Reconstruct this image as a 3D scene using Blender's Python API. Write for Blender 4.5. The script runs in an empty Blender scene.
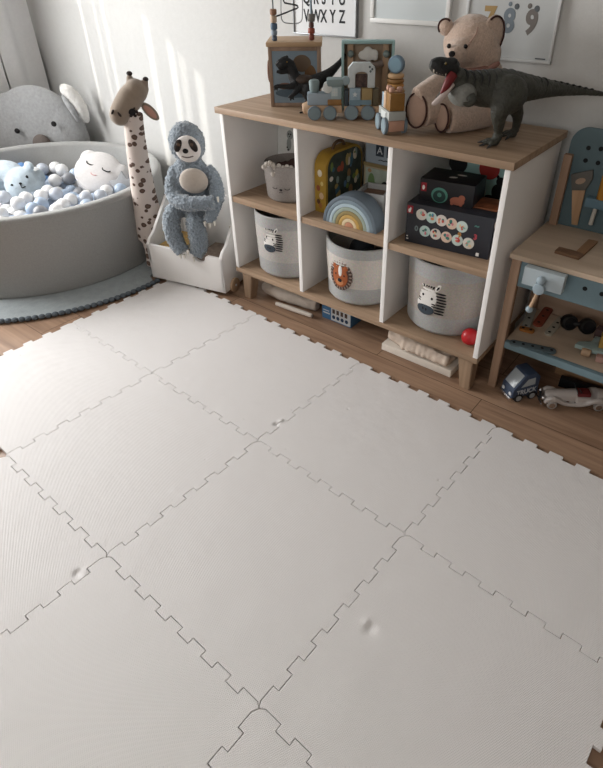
import bpy, bmesh, math, random
from mathutils import Vector as V, Matrix, Euler
R = math.radians
PI = math.pi
random.seed(7)
sc = bpy.context.scene
col = sc.collection

# ------------------------------------------------------------------ camera
CAM = V((1.82494, -1.62807, 1.37249)); YAW, PITCH, ROLL = -0.66243, -0.6078, -0.00773
FPX = 0.73101*768; PX = 301.5+27.77; PY = 384-37.198
fw = V((math.sin(YAW)*math.cos(PITCH), math.cos(YAW)*math.cos(PITCH), math.sin(PITCH)))
r0 = fw.cross(V((0, 0, 1))).normalized(); u0 = r0.cross(fw)
rt = math.cos(ROLL)*r0+math.sin(ROLL)*u0
up = -math.sin(ROLL)*r0+math.cos(ROLL)*u0
cd = bpy.data.cameras.new('camera'); cam = bpy.data.objects.new('camera', cd); col.objects.link(cam)
m = Matrix((rt, up, -fw)).transposed().to_4x4(); m.translation = CAM
cam.matrix_world = m
cd.sensor_fit = 'HORIZONTAL'; cd.sensor_width = 36
cd.lens = FPX/603*36; cd.shift_x = -(PX-301.5)/603; cd.shift_y = -(384-PY)/603
cd.clip_start = 0.02
sc.camera = cam
def ray(x, y): return fw+rt*((x-PX)/FPX)-up*((y-PY)/FPX)
def at(x, y, ax, v):
    d = ray(x, y); k = 'xyz'.index(ax); t = (v-CAM[k])/d[k]
    return CAM+d*t
HN = V((fw.x, fw.y, 0)).normalized()                     # horizontal viewing direction
def fp(x, y, P0, toward=0.0):                           # point on an upright plane through P0 that faces the room
    P0 = V((P0[0], P0[1], 0))-HN*toward
    d = ray(x, y); t = (P0-CAM).dot(HN)/d.dot(HN)
    return CAM+d*t
def ppm(P): return FPX/(V(P)-CAM).dot(fw)               # pixels per metre there

# ------------------------------------------------------------------ materials
def lin(c):
    if isinstance(c, str): c = [int(c[i:i+2], 16) for i in (0, 2, 4)]
    o = []
    for v in c[:3]:
        v = v/255
        o.append(v/12.92 if v <= .04045 else ((v+.055)/1.055)**2.4)
    return (*o, 1)
MATS = {}
def M(name, c, rough=.6, var=.0, vs=25, bump=.0, bs=250, metal=0, spec=.35, sheen=0, stretch=None):
    if name in MATS: return MATS[name]
    mt = bpy.data.materials.new(name); mt.use_nodes = True; MATS[name] = mt
    nt = mt.node_tree; b = nt.nodes['Principled BSDF']; L = nt.links.new
    b.inputs['Roughness'].default_value = rough; b.inputs['Metallic'].default_value = metal
    b.inputs['Specular IOR Level'].default_value = spec
    if sheen: b.inputs['Sheen Weight'].default_value = sheen
    c = lin(c); b.inputs['Base Color'].default_value = c
    tc = nt.nodes.new('ShaderNodeTexCoord'); vec = tc.outputs['Object']
    if stretch:
        mp = nt.nodes.new('ShaderNodeMapping'); mp.inputs['Scale'].default_value = stretch
        L(vec, mp.inputs[0]); vec = mp.outputs[0]
    if var:
        n = nt.nodes.new('ShaderNodeTexNoise'); n.inputs['Scale'].default_value = vs; n.inputs['Detail'].default_value = 5
        L(vec, n.inputs['Vector'])
        rp = nt.nodes.new('ShaderNodeValToRGB')
        rp.color_ramp.elements[0].position = .3; rp.color_ramp.elements[1].position = .7
        rp.color_ramp.elements[0].color = (*[v*(1-var) for v in c[:3]], 1)
        rp.color_ramp.elements[1].color = (*[min(1, v*(1+var)) for v in c[:3]], 1)
        L(n.outputs['Fac'], rp.inputs[0]); L(rp.outputs[0], b.inputs['Base Color'])
    if bump:
        n = nt.nodes.new('ShaderNodeTexNoise'); n.inputs['Scale'].default_value = bs; n.inputs['Detail'].default_value = 3
        L(vec, n.inputs['Vector'])
        bp = nt.nodes.new('ShaderNodeBump'); bp.inputs['Strength'].default_value = bump; bp.inputs['Distance'].default_value = .004
        L(n.outputs['Fac'], bp.inputs['Height']); L(bp.outputs[0], b.inputs['Normal'])
    return mt
def wood(name, c1, c2, axis=0, scale=1.0, rough=.5):
    if name in MATS: return MATS[name]
    mt = bpy.data.materials.new(name); mt.use_nodes = True; MATS[name] = mt
    nt = mt.node_tree; b = nt.nodes['Principled BSDF']; L = nt.links.new
    b.inputs['Roughness'].default_value = rough; b.inputs['Specular IOR Level'].default_value = .3
    tc = nt.nodes.new('ShaderNodeTexCoord'); mp = nt.nodes.new('ShaderNodeMapping')
    s = [38*scale]*3; s[axis] = 1.6*scale
    mp.inputs['Scale'].default_value = s; L(tc.outputs['Object'], mp.inputs[0])
    n = nt.nodes.new('ShaderNodeTexNoise'); n.inputs['Scale'].default_value = 1; n.inputs['Detail'].default_value = 6; n.inputs['Distortion'].default_value = .6
    L(mp.outputs[0], n.inputs['Vector'])
    rp = nt.nodes.new('ShaderNodeValToRGB'); rp.color_ramp.elements[0].position = .3; rp.color_ramp.elements[1].position = .68
    rp.color_ramp.elements[0].color = lin(c1); rp.color_ramp.elements[1].color = lin(c2)
    L(n.outputs['Fac'], rp.inputs[0]); L(rp.outputs[0], b.inputs['Base Color'])
    bp = nt.nodes.new('ShaderNodeBump'); bp.inputs['Strength'].default_value = .08; bp.inputs['Distance'].default_value = .002
    L(n.outputs['Fac'], bp.inputs['Height']); L(bp.outputs[0], b.inputs['Normal'])
    return mt

# ------------------------------------------------------------------ mesh building
WM = {}                                                  # object name -> matrix it was given
def frame(o, a=0, tilt=None):
    mm = Matrix.Translation(V(o)) @ Matrix.Rotation(a, 4, 'Z')
    return mm @ tilt if tilt else mm
class MB:
    def __init__(s, fr=None): s.bm = bmesh.new(); s.fr = fr or Matrix()
    def _merge(s, t, mt=None):
        t.transform(s.fr @ (mt or Matrix()))
        me = bpy.data.meshes.new('t'); t.to_mesh(me); t.free(); s.bm.from_mesh(me); bpy.data.meshes.remove(me)
        return s
    def box(s, c, d, rot=None, bev=0, seg=2):
        t = bmesh.new(); bmesh.ops.create_cube(t, size=1); bmesh.ops.scale(t, vec=d, verts=t.verts)
        if bev: bmesh.ops.bevel(t, geom=t.edges[:], offset=min(bev, min(d)*.45), segments=seg, profile=.6, affect='EDGES')
        return s._merge(t, Matrix.Translation(V(c)) @ (rot or Matrix()))
    def b2(s, a, b, bev=0):                              # box from corner a to corner b
        return s.box([(p+q)/2 for p, q in zip(a, b)], [abs(q-p) for p, q in zip(a, b)], None, bev)
    def ell(s, c, r, rot=None, seg=24):
        t = bmesh.new(); bmesh.ops.create_uvsphere(t, u_segments=seg, v_segments=max(8, seg*2//3), radius=1)
        if not hasattr(r, '__len__'): r = (r, r, r)
        bmesh.ops.scale(t, vec=r, verts=t.verts)
        return s._merge(t, Matrix.Translation(V(c)) @ (rot or Matrix()))
    def cyl(s, a, b, r1, r2=None, seg=24, bev=0):
        a, b = V(a), V(b); d = b-a; t = bmesh.new(); r2 = r1 if r2 is None else r2
        bmesh.ops.create_cone(t, cap_ends=True, segments=seg, radius1=r1, radius2=r2, depth=d.length)
        if bev:
            es = [e for e in t.edges if any(len(f.verts) > 4 for f in e.link_faces)]
            bmesh.ops.bevel(t, geom=es, offset=bev, segments=2, affect='EDGES', profile=.5)
        q = V((0, 0, 1)).rotation_difference(d.normalized()).to_matrix().to_4x4()
        return s._merge(t, Matrix.Translation((a+b)/2) @ q)
    def tube(s, pts, rad, seg=12, smooth=0):
        pts = [V(p) for p in pts]
        if not hasattr(rad, '__len__'): rad = [rad]*len(pts)
        for _ in range(smooth):
            np_, nr = [pts[0]], [rad[0]]
            for i in range(len(pts)-1):
                p, q = pts[i], pts[i+1]
                np_ += [p.lerp(q, .25), p.lerp(q, .75)]; nr += [rad[i]*.75+rad[i+1]*.25, rad[i]*.25+rad[i+1]*.75]
            np_.append(pts[-1]); nr.append(rad[-1]); pts, rad = np_, nr
        t = bmesh.new(); rings = []; ref = None
        for i, p in enumerate(pts):
            d = (pts[min(i+1, len(pts)-1)]-pts[max(i-1, 0)]).normalized()
            if ref is None: ref = d.orthogonal().normalized()
            ref = (ref-d*ref.dot(d)).normalized(); bi = d.cross(ref)
            rings.append([t.verts.new(p+(ref*math.cos(2*PI*k/seg)+bi*math.sin(2*PI*k/seg))*rad[i]) for k in range(seg)])
        for a, b in zip(rings, rings[1:]):
            for k in range(seg): t.faces.new((a[k], a[(k+1) % seg], b[(k+1) % seg], b[k]))
        t.faces.new(rings[0][::-1]); t.faces.new(rings[-1])
        return s._merge(t)
    def lathe(s, prof, seg=48, mt=None):                 # prof: (r, z) from the bottom up
        t = bmesh.new(); rings = []
        for r, z in prof:
            if r < 1e-6: rings.append([t.verts.new((0, 0, z))])
            else: rings.append([t.verts.new((r*math.cos(2*PI*k/seg), r*math.sin(2*PI*k/seg), z)) for k in range(seg)])
        for a, b in zip(rings, rings[1:]):
            for k in range(seg):
                k2 = (k+1) % seg
                if len(a) == 1 and len(b) == 1: continue
                if len(a) == 1: t.faces.new((a[0], b[k2], b[k]))
                elif len(b) == 1: t.faces.new((a[k], a[k2], b[0]))
                else: t.faces.new((a[k], a[k2], b[k2], b[k]))
        return s._merge(t, mt)
    def prism(s, poly, h, mt=None, bev=0):               # polygon in x,y pushed up by h along z
        t = bmesh.new(); vs = [t.verts.new((x, y, 0)) for x, y in poly]; f = t.faces.new(vs)
        f.normal_update()
        if f.normal.z < 0: bmesh.ops.reverse_faces(t, faces=[f])
        g = bmesh.ops.extrude_face_region(t, geom=[f])
        bmesh.ops.translate(t, vec=(0, 0, h), verts=[e for e in g['geom'] if isinstance(e, bmesh.types.BMVert)])
        bmesh.ops.recalc_face_normals(t, faces=t.faces)
        if bev:
            es = [e for e in t.edges if len(e.link_faces) == 2 and e.calc_face_angle() > .6]
            bmesh.ops.bevel(t, geom=es, offset=bev, segments=2, affect='EDGES', profile=.6)
        return s._merge(t, mt)
    def build(s, name, mat, parent=None, origin=None, smooth=True, ang=40):
        me = bpy.data.meshes.new(name)
        bmesh.ops.recalc_face_normals(s.bm, faces=s.bm.faces)
        o = bpy.data.objects.new(name, me); col.objects.link(o)
        if parent is not None:
            pm = WM[parent.name]; s.bm.transform(pm.inverted()); o.parent = parent; WM[o.name] = pm
        else:
            if origin is None:
                vs = [v.co for v in s.bm.verts]
                origin = V(((min(v.x for v in vs)+max(v.x for v in vs))/2, (min(v.y for v in vs)+max(v.y for v in vs))/2, min(v.z for v in vs)))
            pm = Matrix.Translation(V(origin)); s.bm.transform(pm.inverted()); o.location = origin; WM[o.name] = pm
        s.bm.to_mesh(me); s.bm.free()
        for mt in (mat if isinstance(mat, (list, tuple)) else [mat]): me.materials.append(mt)
        if smooth:
            for p in me.polygons: p.use_smooth = True
            me.set_sharp_from_angle(angle=R(ang))
        return o
def tag(o, label, cat, group=None, kind=None):
    if label: o['label'] = label
    if cat: o['category'] = cat
    if group: o['group'] = group
    if kind: o['kind'] = kind
    return o
def thing(name, label, cat, loc=(0, 0, 0), a=0, group=None, tilt=None):
    o = bpy.data.objects.new(name, None); col.objects.link(o); o.empty_display_size = .05
    mm = frame(loc, a, tilt); o.matrix_world = mm; WM[o.name] = mm
    return tag(o, label, cat, group)
def plab(o, label): o['label'] = label; return o
def copy_tree(o, parent=None, name=None):
    c = o.copy(); col.objects.link(c)
    if parent: c.parent = parent
    for ch in [x for x in bpy.data.objects if x.parent == o]: copy_tree(ch, c)
    return c
def soft(o, voxel=.006, disp=0, dscale=.012, it=4):      # fuse overlapping volumes into one continuous plush skin
    md = o.modifiers.new('fuse', 'REMESH'); md.mode = 'VOXEL'; md.voxel_size = voxel; md.use_smooth_shade = True
    if it:
        sm = o.modifiers.new('ease', 'SMOOTH'); sm.iterations = it; sm.factor = .5
    if disp:
        key = 'fleece%g' % dscale
        tx = bpy.data.textures.get(key) or bpy.data.textures.new(key, 'CLOUDS'); tx.noise_scale = dscale; tx.noise_depth = 2
        dm = o.modifiers.new('fleece', 'DISPLACE'); dm.texture = tx; dm.strength = disp; dm.mid_level = .5
    return o
def txt(body, size, depth, mat, parent, mtx, name='lettering', sx=1.0, bold=0):
    cu = bpy.data.curves.new('t', 'FONT'); cu.body = body; cu.size = size; cu.extrude = depth/2; cu.align_x = 'CENTER'; cu.align_y = 'CENTER'; cu.offset = bold
    cu.resolution_u = 4
    ob = bpy.data.objects.new('t', cu); col.objects.link(ob)
    dg = bpy.context.evaluated_depsgraph_get(); me = bpy.data.meshes.new_from_object(ob.evaluated_get(dg))
    bpy.data.objects.remove(ob); bpy.data.curves.remove(cu)
    mb = MB(); mb.bm.from_mesh(me); bpy.data.meshes.remove(me)
    mb.bm.transform(mtx @ Matrix.Diagonal((sx, 1, 1, 1)))
    return mb.build(name, mat, parent, smooth=False)
def basis(o, x, y):                                      # matrix with given x and y directions
    x = V(x).normalized(); z = x.cross(V(y)).normalized(); y = z.cross(x)
    mm = Matrix((x, y, z)).transposed().to_4x4(); mm.translation = V(o); return mm
def toward(P, n=None):                                   # matrix at P whose z faces the room side seen in the photo
    z = V(n).normalized() if n else -HN
    x = V((0, 0, 1)).cross(z).normalized()
    return basis(P, x, z.cross(x))

# ------------------------------------------------------------------ shared materials
white = M('white_lacquer', 'eeecea', .45, .02, 6)
white2 = M('white_paint', 'e8e8e6', .5)
oak = wood('oak_decor', '8b745f', 'aa9179', 0)
oakz = wood('oak_upright', '8b745f', 'aa9179', 2)
beech = wood('beech', 'b08a66', 'c9a580', 0, .8)
beechz = wood('beech_upright', 'a67f5c', 'c39a74', 2, .8)
ply = wood('light_plywood', 'b4a08c', 'c9b6a2', 0, .5)
black = M('black_plastic', '17181a', .4)
dark = M('dark_brown', '2c211d', .7)
slate = M('slate_blue_paint', '6f7d87', .55, .04, 30)
bluegrey = M('blue_grey_paint', '7c8e96', .55, .04, 30)
duskgreen = M('dusk_green_paint', '78888a', .55)
sky = M('pale_blue_paint', 'a9bcc6', .55)
mustard = M('mustard_paint', 'a9793c', .55, .05, 30)
natural = M('natural_wood', 'b99c80', .55, .08, 40)
pinkwood = M('pinkish_wood', 'b48d7a', .55, .06, 40)
red = M('red_plastic', 'a81e24', .35)
silver = M('chrome', 'd5d6d8', .22, metal=1)
exec_parts = []

# ------------------------------------------------------------------ setting
WY, WX = .52, -2.30
def floor_mat():
    mt = bpy.data.materials.new('laminate_floor'); mt.use_nodes = True
    nt = mt.node_tree; b = nt.nodes['Principled BSDF']; L = nt.links.new
    b.inputs['Roughness'].default_value = .42; b.inputs['Specular IOR Level'].default_value = .35
    g = nt.nodes.new('ShaderNodeNewGeometry')
    br = nt.nodes.new('ShaderNodeTexBrick'); br.offset = .37; br.inputs['Scale'].default_value = 1
    br.inputs['Brick Width'].default_value = 1.28; br.inputs['Row Height'].default_value = .192
    br.inputs['Mortar Size'].default_value = .0012; br.inputs['Mortar Smooth'].default_value = 0
    br.inputs['Color1'].default_value = (0, 0, 0, 1); br.inputs['Color2'].default_value = (1, 1, 1, 1); br.inputs['Mortar'].default_value = (.5, .5, .5, 1)
    L(g.outputs['Position'], br.inputs['Vector'])
    mp = nt.nodes.new('ShaderNodeMapping'); mp.inputs['Scale'].default_value = (2.2, 34, 1); L(g.outputs['Position'], mp.inputs[0])
    ad = nt.nodes.new('ShaderNodeVectorMath'); ad.operation = 'MULTIPLY_ADD'; ad.inputs[1].default_value = (7, 7, 7)
    L(br.outputs['Color'], ad.inputs[0]); L(mp.outputs[0], ad.inputs[2])
    n = nt.nodes.new('ShaderNodeTexNoise'); n.inputs['Scale'].default_value = 1; n.inputs['Detail'].default_value = 7; n.inputs['Distortion'].default_value = .8
    L(ad.outputs[0], n.inputs['Vector'])
    rp = nt.nodes.new('ShaderNodeValToRGB'); rp.color_ramp.elements[0].position = .28; rp.color_ramp.elements[1].position = .72
    rp.color_ramp.elements[0].color = lin('826754'); rp.color_ramp.elements[1].color = lin('a88a72')
    L(n.outputs['Fac'], rp.inputs[0])
    mx = nt.nodes.new('ShaderNodeMix'); mx.data_type = 'RGBA'; mx.inputs['B'].default_value = lin('4a3626')
    L(br.outputs['Fac'], mx.inputs['Factor']); L(rp.outputs[0], mx.inputs['A']); L(mx.outputs['Result'], b.inputs['Base Color'])
    return mt
wallm = M('white_plaster', 'c4c4c2', .9, .02, 40, bump=.35, bs=130)
tag(MB().b2((WX-.2, -3.5, -.1), (3.1, WY+.1, 0)).build('floor', floor_mat(), smooth=False), None, None, kind='structure')
tag(MB().b2((WX-.1, WY, 0), (3.1, WY+.1, 2.5)).build('wall_back', wallm, smooth=False), None, None, kind='structure')
wl = MB(); X0, X1 = WX-.1, WX
wl.b2((X0, -3.5, 0), (X1, -.5, 2.5)); wl.b2((X0, .42, 0), (X1, WY, 2.5)); wl.b2((X0, -.5, 0), (X1, .42, .95)); wl.b2((X0, -.5, 1.95), (X1, .42, 2.5))  # unseen opening behind the curtain, assumed from the sun streaks on the wall
tag(wl.build('wall_left', wallm, smooth=False), None, None, kind='structure')

# curtain: overlapping drops with narrow gaps that let thin blades of sun through
curt = M('white_curtain', 'eaeaea', .9, .02, 60, bump=.1, bs=500)
ct = thing('curtain', 'white floor length curtain hanging in flat folds in the corner by the window', 'curtain', (WX+.05, -.1, .03))
gaps = [(-.62, .01), (-.262, .016), (-.19, .010), (-.155, .012), (-.075, .014), (.122, .007), (.158, .005), (.232, .011)]
edges = [(-.9, -.62)]
for (g0, w0), (g1, w1) in zip(gaps, gaps[1:]): edges.append((g0+w0, g1))
edges.append((gaps[-1][0]+gaps[-1][1], .50))
for k, (y0, y1) in enumerate(edges):
    n = max(3, int((y1-y0)/.012)); pts = []
    for i in range(n+1):
        y = y0+(y1-y0)*i/n; pts.append((WX+.045+.012*math.sin(y*26)+.004*math.sin(y*61), y))
    poly = pts+[(x-.004, y) for x, y in pts[::-1]]
    MB().prism(poly, 2.3, Matrix.Translation((0, 0, .03))).build('curtain_drop', curt, ct)

# ------------------------------------------------------------------ foam mat
MX, MY, TH, TX, TY = -0.40654, -0.06092, -0.03407, .6, .58155
def mat_mat():
    mt = bpy.data.materials.new('white_foam'); mt.use_nodes = True
    nt = mt.node_tree; b = nt.nodes['Principled BSDF']; L = nt.links.new
    b.inputs['Base Color'].default_value = lin('dfdcdb'); b.inputs['Roughness'].default_value = .48; b.inputs['Specular IOR Level'].default_value = .4
    g = nt.nodes.new('ShaderNodeNewGeometry')
    def mth(op, a, b_=None, c=None):
        q = nt.nodes.new('ShaderNodeMath'); q.operation = op
        for i, v in enumerate((a, b_, c)):
            if v is None: continue
            if isinstance(v, (int, float)): q.inputs[i].default_value = v
            else: L(v, q.inputs[i])
        return q.outputs[0]
    def dot(vx, vy):
        d = nt.nodes.new('ShaderNodeVectorMath'); d.operation = 'DOT_PRODUCT'; d.inputs[1].default_value = (vx, vy, 0)
        L(g.outputs['Position'], d.inputs[0]); return d.outputs['Value']
    w = 2*PI/.0055
    dim = mth('MULTIPLY', mth('SINE', dot(w*.94, w*.34)), mth('SINE', dot(-w*.34, w*.94)))
    n = nt.nodes.new('ShaderNodeTexNoise'); n.inputs['Scale'].default_value = 9; n.inputs['Detail'].default_value = 3; L(g.outputs['Position'], n.inputs['Vector'])
    h = mth('MULTIPLY_ADD', dim, .0004, mth('MULTIPLY', n.outputs['Fac'], .0035))
    # pock marks: a few poked dents with a raised lip
    n2 = nt.nodes.new('ShaderNodeTexVoronoi'); n2.inputs['Scale'].default_value = 7.3; L(g.outputs['Position'], n2.inputs['Vector'])
    pk = mth('SMOOTH_MIN', mth('MULTIPLY', n2.outputs['Distance'], 20), 1, .2)
    h = mth('MULTIPLY_ADD', pk, .0016, h)
    for (x, y, rr, dd) in ((370, 629, .022, -.004), (366, 622, .018, .003), (281, 421, .014, .003), (276, 424, .014, -.004), (78, 573, .018, -.005), (84, 571, .016, .002), (190, 379, .02, .0009), (175, 490, .02, .0009)):
        P = at(x, y, 'z', .013)
        v = nt.nodes.new('ShaderNodeVectorMath'); v.operation = 'DISTANCE'; v.inputs[1].default_value = P; L(g.outputs['Position'], v.inputs[0])
        q = mth('DIVIDE', v.outputs['Value'], rr); e = mth('EXPONENT', mth('MULTIPLY', mth('MULTIPLY', q, q), -2.2))
        h = mth('MULTIPLY_ADD', e, dd*1.4, h)
    bp = nt.nodes.new('ShaderNodeBump'); bp.inputs['Strength'].default_value = 1; bp.inputs['Distance'].default_value = 1
    L(h, bp.inputs['Height']); L(bp.outputs[0], b.inputs['Normal'])
    return mt
foam = mat_mat()
def grid(i, j):
    c, s = math.cos(TH), math.sin(TH)
    return V((MX+TX*i*c+TY*j*s, MY+TX*i*s-TY*j*c))
def toothed(P, Q, ph):
    d = Q-P; n = V((-d.y, d.x)).normalized(); N = 13; a = .0085; out = [P.copy()]; t0 = .022
    for k in range(N):
        sg = (1 if (k+ph) % 2 else -1)*a
        ta, tb = t0+(1-2*t0)*k/N, t0+(1-2*t0)*(k+1)/N
        fl = .004 if True else 0
        out += [P+d*(ta+(-fl if (k+ph) % 2 else fl)*.6)+n*sg, P+d*(tb+(fl if (k+ph) % 2 else -fl)*.6)+n*sg]
    return out
def inset(poly, g):
    n = len(poly); area = sum(poly[i].x*poly[(i+1) % n].y-poly[(i+1) % n].x*poly[i].y for i in range(n)); sg = 1 if area > 0 else -1; out = []
    for i in range(n):
        a, b, c = poly[i-1], poly[i], poly[(i+1) % n]
        d1, d2 = (b-a).normalized(), (c-b).normalized()
        n1, n2 = V((-d1.y, d1.x))*sg, V((-d2.y, d2.x))*sg; h = (n1+n2)
        h = h/max(.35, h.dot(n1)) if h.length > 1e-5 else n1
        out.append(b+h*g)
    return out
tile_labels = {
    (0, 0): 'white foam puzzle mat tile right in front of the low white book bin',
    (1, 0): 'white foam puzzle mat tile in front of the left half of the cube shelf',
    (2, 0): 'white foam puzzle mat tile in front of the right half of the cube shelf',
    (3, 0): 'white foam puzzle mat tile in front of the toy workbench',
    (0, 1): 'white foam puzzle mat tile nearest the ball pit, at the left edge',
    (1, 1): 'white foam puzzle mat tile second from the left edge in the middle row',
    (2, 1): 'white foam puzzle mat tile at the centre of the photo, all four sides joined',
    (3, 1): 'white foam puzzle mat tile at the right, with a poked dent in it',
    (1, 2): 'shaded white foam puzzle mat tile at the left of the nearest row',
    (2, 2): 'shaded white foam puzzle mat tile at the lower left with dimpled surface',
    (3, 2): 'white foam puzzle mat tile nearest the camera at the bottom edge'}
for (i, j), lb in tile_labels.items():
    A, B, C_, D = grid(i, j), grid(i+1, j), grid(i+1, j+1), grid(i, j+1)
    poly = toothed(A, B, 1)+toothed(B, C_, 0)
    e3 = toothed(D, C_, 1)+[C_]; e4 = toothed(A, D, 0)+[D]
    poly += e3[::-1][:-1]+e4[::-1][:-1]
    c = (A+C_)/2; rr = R(random.uniform(-.06, .06)); k = 1
    poly = inset(poly, .0008)
    o2 = []
    for p in poly:
        q = (p-c)*k; q = V((q.x*math.cos(rr)-q.y*math.sin(rr), q.x*math.sin(rr)+q.y*math.cos(rr)))
        o2.append((q.x, q.y))
    if (i, j) == (1, 1): o2 = [p for p in o2]
    mb = MB(); mb.prism(o2, .012, Matrix.Translation((c.x, c.y, 0)))
    o = mb.build('foam_mat_tile', foam, smooth=False)
    bv = o.modifiers.new('edge', 'BEVEL'); bv.width = .0010; bv.segments = 2; bv.limit_method = 'ANGLE'; bv.angle_limit = R(50)
    tag(o, lb, 'play mat tile', 'white foam puzzle mat tiles')

# ------------------------------------------------------------------ ball pit
PC = V((-1.32, -.213, 0)); PR = .675; PH = .41
pitm = M('pit_grey_jersey', '9d9d9b', .95, .06, 160, bump=.25, bs=500, sheen=.2)
pitin = M('pit_grey_jersey_inside', '9d9da0', .95, .06, 160, bump=.25, bs=500)
pm_ = M('playmat_blue_grey', '959da0', .95, .08, 30, bump=.6, bs=60, sheen=.3)
pom = M('pompom_grey', '5b636a', 1, .2, 200, bump=.8, bs=300)
pl = thing('round_playmat', 'round blue-grey padded play mat with pompom edge under the ball pit', 'play mat', (-1.2, -.25, 0))
# outline measured on the floor, run round the room side and cut by the wall
mb = MB(); poly = []; CMX, CMY, RM = -1.318, -.213, .868
for k in range(120):
    t = 2*PI*k/120; x, y = CMX+RM*math.cos(t), CMY+RM*math.sin(t)
    lb_ = frame((-.481, -.146, 0), math.atan2(.103, .431)).inverted() @ V((x, y, 0))
    if lb_.y > -.002 and lb_.x > -.032: x, y = (frame((-.481, -.146, 0), math.atan2(.103, .431)) @ V((-.032, lb_.y, 0)))[:2]
    poly.append((max(x, WX+.07), min(y, WY-.02)))
mb.prism(poly, .013, Matrix.Translation((0, 0, .001)), bev=.004)
mb.build('padded_disc', pm_, pl)
npom = 0; t = -2.4
while t < .42 and npom < 96:
    x, y = CMX+(RM+.006)*math.cos(t), CMY+(RM+.006)*math.sin(t)
    if not (x > -.5 and y > -.12):
        MB().ell((x, y, .0115), (.0155, .0155, .011), seg=12).build('pompom', pom, pl); npom += 1
    t += .033
pit = thing('ball_pit', 'round grey fabric foam ball pit in the corner', 'ball pit', (PC.x, PC.y, .014))
FP = frame((PC.x, PC.y, .0145))
mb = MB(FP); ri = PR-.06; H = PH-.0145
prof = [(ri, .185), (ri, H-.016), (ri+.004, H-.006), (ri+.014, H), (PR-.012, H), (PR-.003, H-.006), (PR, H-.016), (PR, .012), (PR-.008, 0), (ri, 0), (ri, .185)]
mb.lathe(prof, 96); mb.build('padded_wall', pitm, pit)
mb = MB(FP); mb.lathe([(0, .002), (ri-.001, .002), (ri-.001, .188), (0, .188)], 64); mb.build('padded_base', pitin, pit)
mb = MB(FP); mb.lathe([(PR-.0008, H-.024), (PR+.0022, H-.021), (PR-.0008, H-.018)], 96); mb.build('rim_seam', pitm, pit)

# balls
BR = .037
plush_zones = []
MP = at(101, 174, 'z', .335); BP = at(22, 187, 'z', .30)
pts = []
pit_z = .203+BR
stp = BR*2.03
def room(p): return (V(p)-MP).length > .135 and (V(p)-(BP+V((-.01, .02, .02)))).length > .145 and (V(p)-fp(-2, 180, BP, -.05)).length > .13
row = 0; y = -.62
while y < .62:
    x = -.62+(row % 2)*stp/2
    while x < .62:
        jx, jy = random.uniform(-.003, .003), random.uniform(-.003, .003)
        if math.hypot(x+jx, y+jy) < ri-BR-.004 and room((PC.x+x+jx, PC.y+y+jy, pit_z)): pts.append([PC.x+x+jx, PC.y+y+jy, pit_z])
        x += stp
    y += stp*.866; row += 1
# upper balls resting in hollows of the first layer
up2 = []
def free(p, lst, d): return all((p[0]-q[0])**2+(p[1]-q[1])**2+(p[2]-q[2])**2 > d*d for q in lst)
cand = []
for a in pts:
    cand.append((a[0]+stp/2, a[1]+stp*.2887, pit_z+BR*1.66))
random.shuffle(cand)
for c in cand:
    d = math.hypot(c[0]-PC.x, c[1]-PC.y)
    if d > ri-BR-.012: continue
    if (V(c)-V((MP.x, MP.y, MP.z))).length < .20 or (V(c)-V((BP.x, BP.y, BP.z))).length < .165: continue
    near = .75 if c[0] > -1.75 else .35
    if random.random() < near and free(c, up2, BR*2.01): up2.append(c)
balls = [('white', 'e4e4e4', .36), ('pale blue', 'a9b9cd', .30), ('bright blue', '6d97cb', .07), ('pearl grey', 'b9bfc9', .15), ('dark grey', '8a8c91', .12)]
bmats = {n: M('ball_'+n.replace(' ', '_'), c, .38, .02, 20, spec=.4) for n, c, w in balls}
proto = {}
lbl = {'white': 'white plastic ball in the grey ball pit', 'pale blue': 'pale blue plastic ball in the grey ball pit', 'bright blue': 'bright blue plastic ball in the grey ball pit', 'pearl grey': 'pearl grey plastic ball in the grey ball pit', 'dark grey': 'dark grey plastic ball in the grey ball pit'}
for p in pts+up2:
    q = random.random(); n = 'white'
    for nm, c, w in balls:
        if q < w: n = nm; break
        q -= w
    if n not in proto:
        o = MB().ell((0, 0, 0), BR, seg=20).build('ball', bmats[n], None, origin=(0, 0, 0)); proto[n] = o
        tag(o, lbl[n], 'ball', n+' balls in the ball pit')
    else:
        o = proto[n].copy(); col.objects.link(o)
    o.location = p

# sleeping cushion lying on the balls
plush_white = M('plush_white', 'cdcac9', .95, .04, 80, bump=.5, bs=260, sheen=.4)
plush_grey = M('plush_grey', 'a4a5a8', .95, .06, 80, bump=.5, bs=260, sheen=.4)
felt_black = M('felt_black', '1d1b1c', .9)
blush = M('blush_pink', 'd8aaa8', .9)
n = V((.42, -.50, .70)).normalized(); zx = V((.80, .60, 0)); mt = basis(MP, zx, n.cross(zx)*1.0)
if mt.to_3x3().col[2].dot(n) < 0: mt = basis(MP, zx, -n.cross(zx))
mt = mt@Matrix.Rotation(R(-24), 4, 'Z')@Matrix.Translation((-.01, .0, 0))
cu = thing('sleeping_cushion', 'round white plush cushion with closed sleeping eyes and grey underside in the ball pit', 'cushion', MP)
mb = MB(mt); mb.ell((0, 0, .012), (.148, .128, .05)); mb.ell((.11, .035, .0), (.06, .07, .042)); mb.ell((-.1, .06, 0), (.055, .05, .04)); soft(mb.build('face_cushion', plush_white, cu), .007)
mb = MB(mt); mb.ell((.012, -.016, -.033), (.154, .138, .056)); soft(mb.build('back_cushion', plush_grey, cu), .008)
for sx_ in (-1, 1):
    mb = MB(mt); P = [(sx_*.052+.026*math.cos(a)+.01, .02-.014*math.sin(a), .0655-.006*abs(math.cos(a))) for a in [PI*k/8 for k in range(9)]]
    mb.tube([V(p)-V((0, 0, .002)) for p in P], .0032, 8); mb.build('closed_eye', felt_black, cu)
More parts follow.
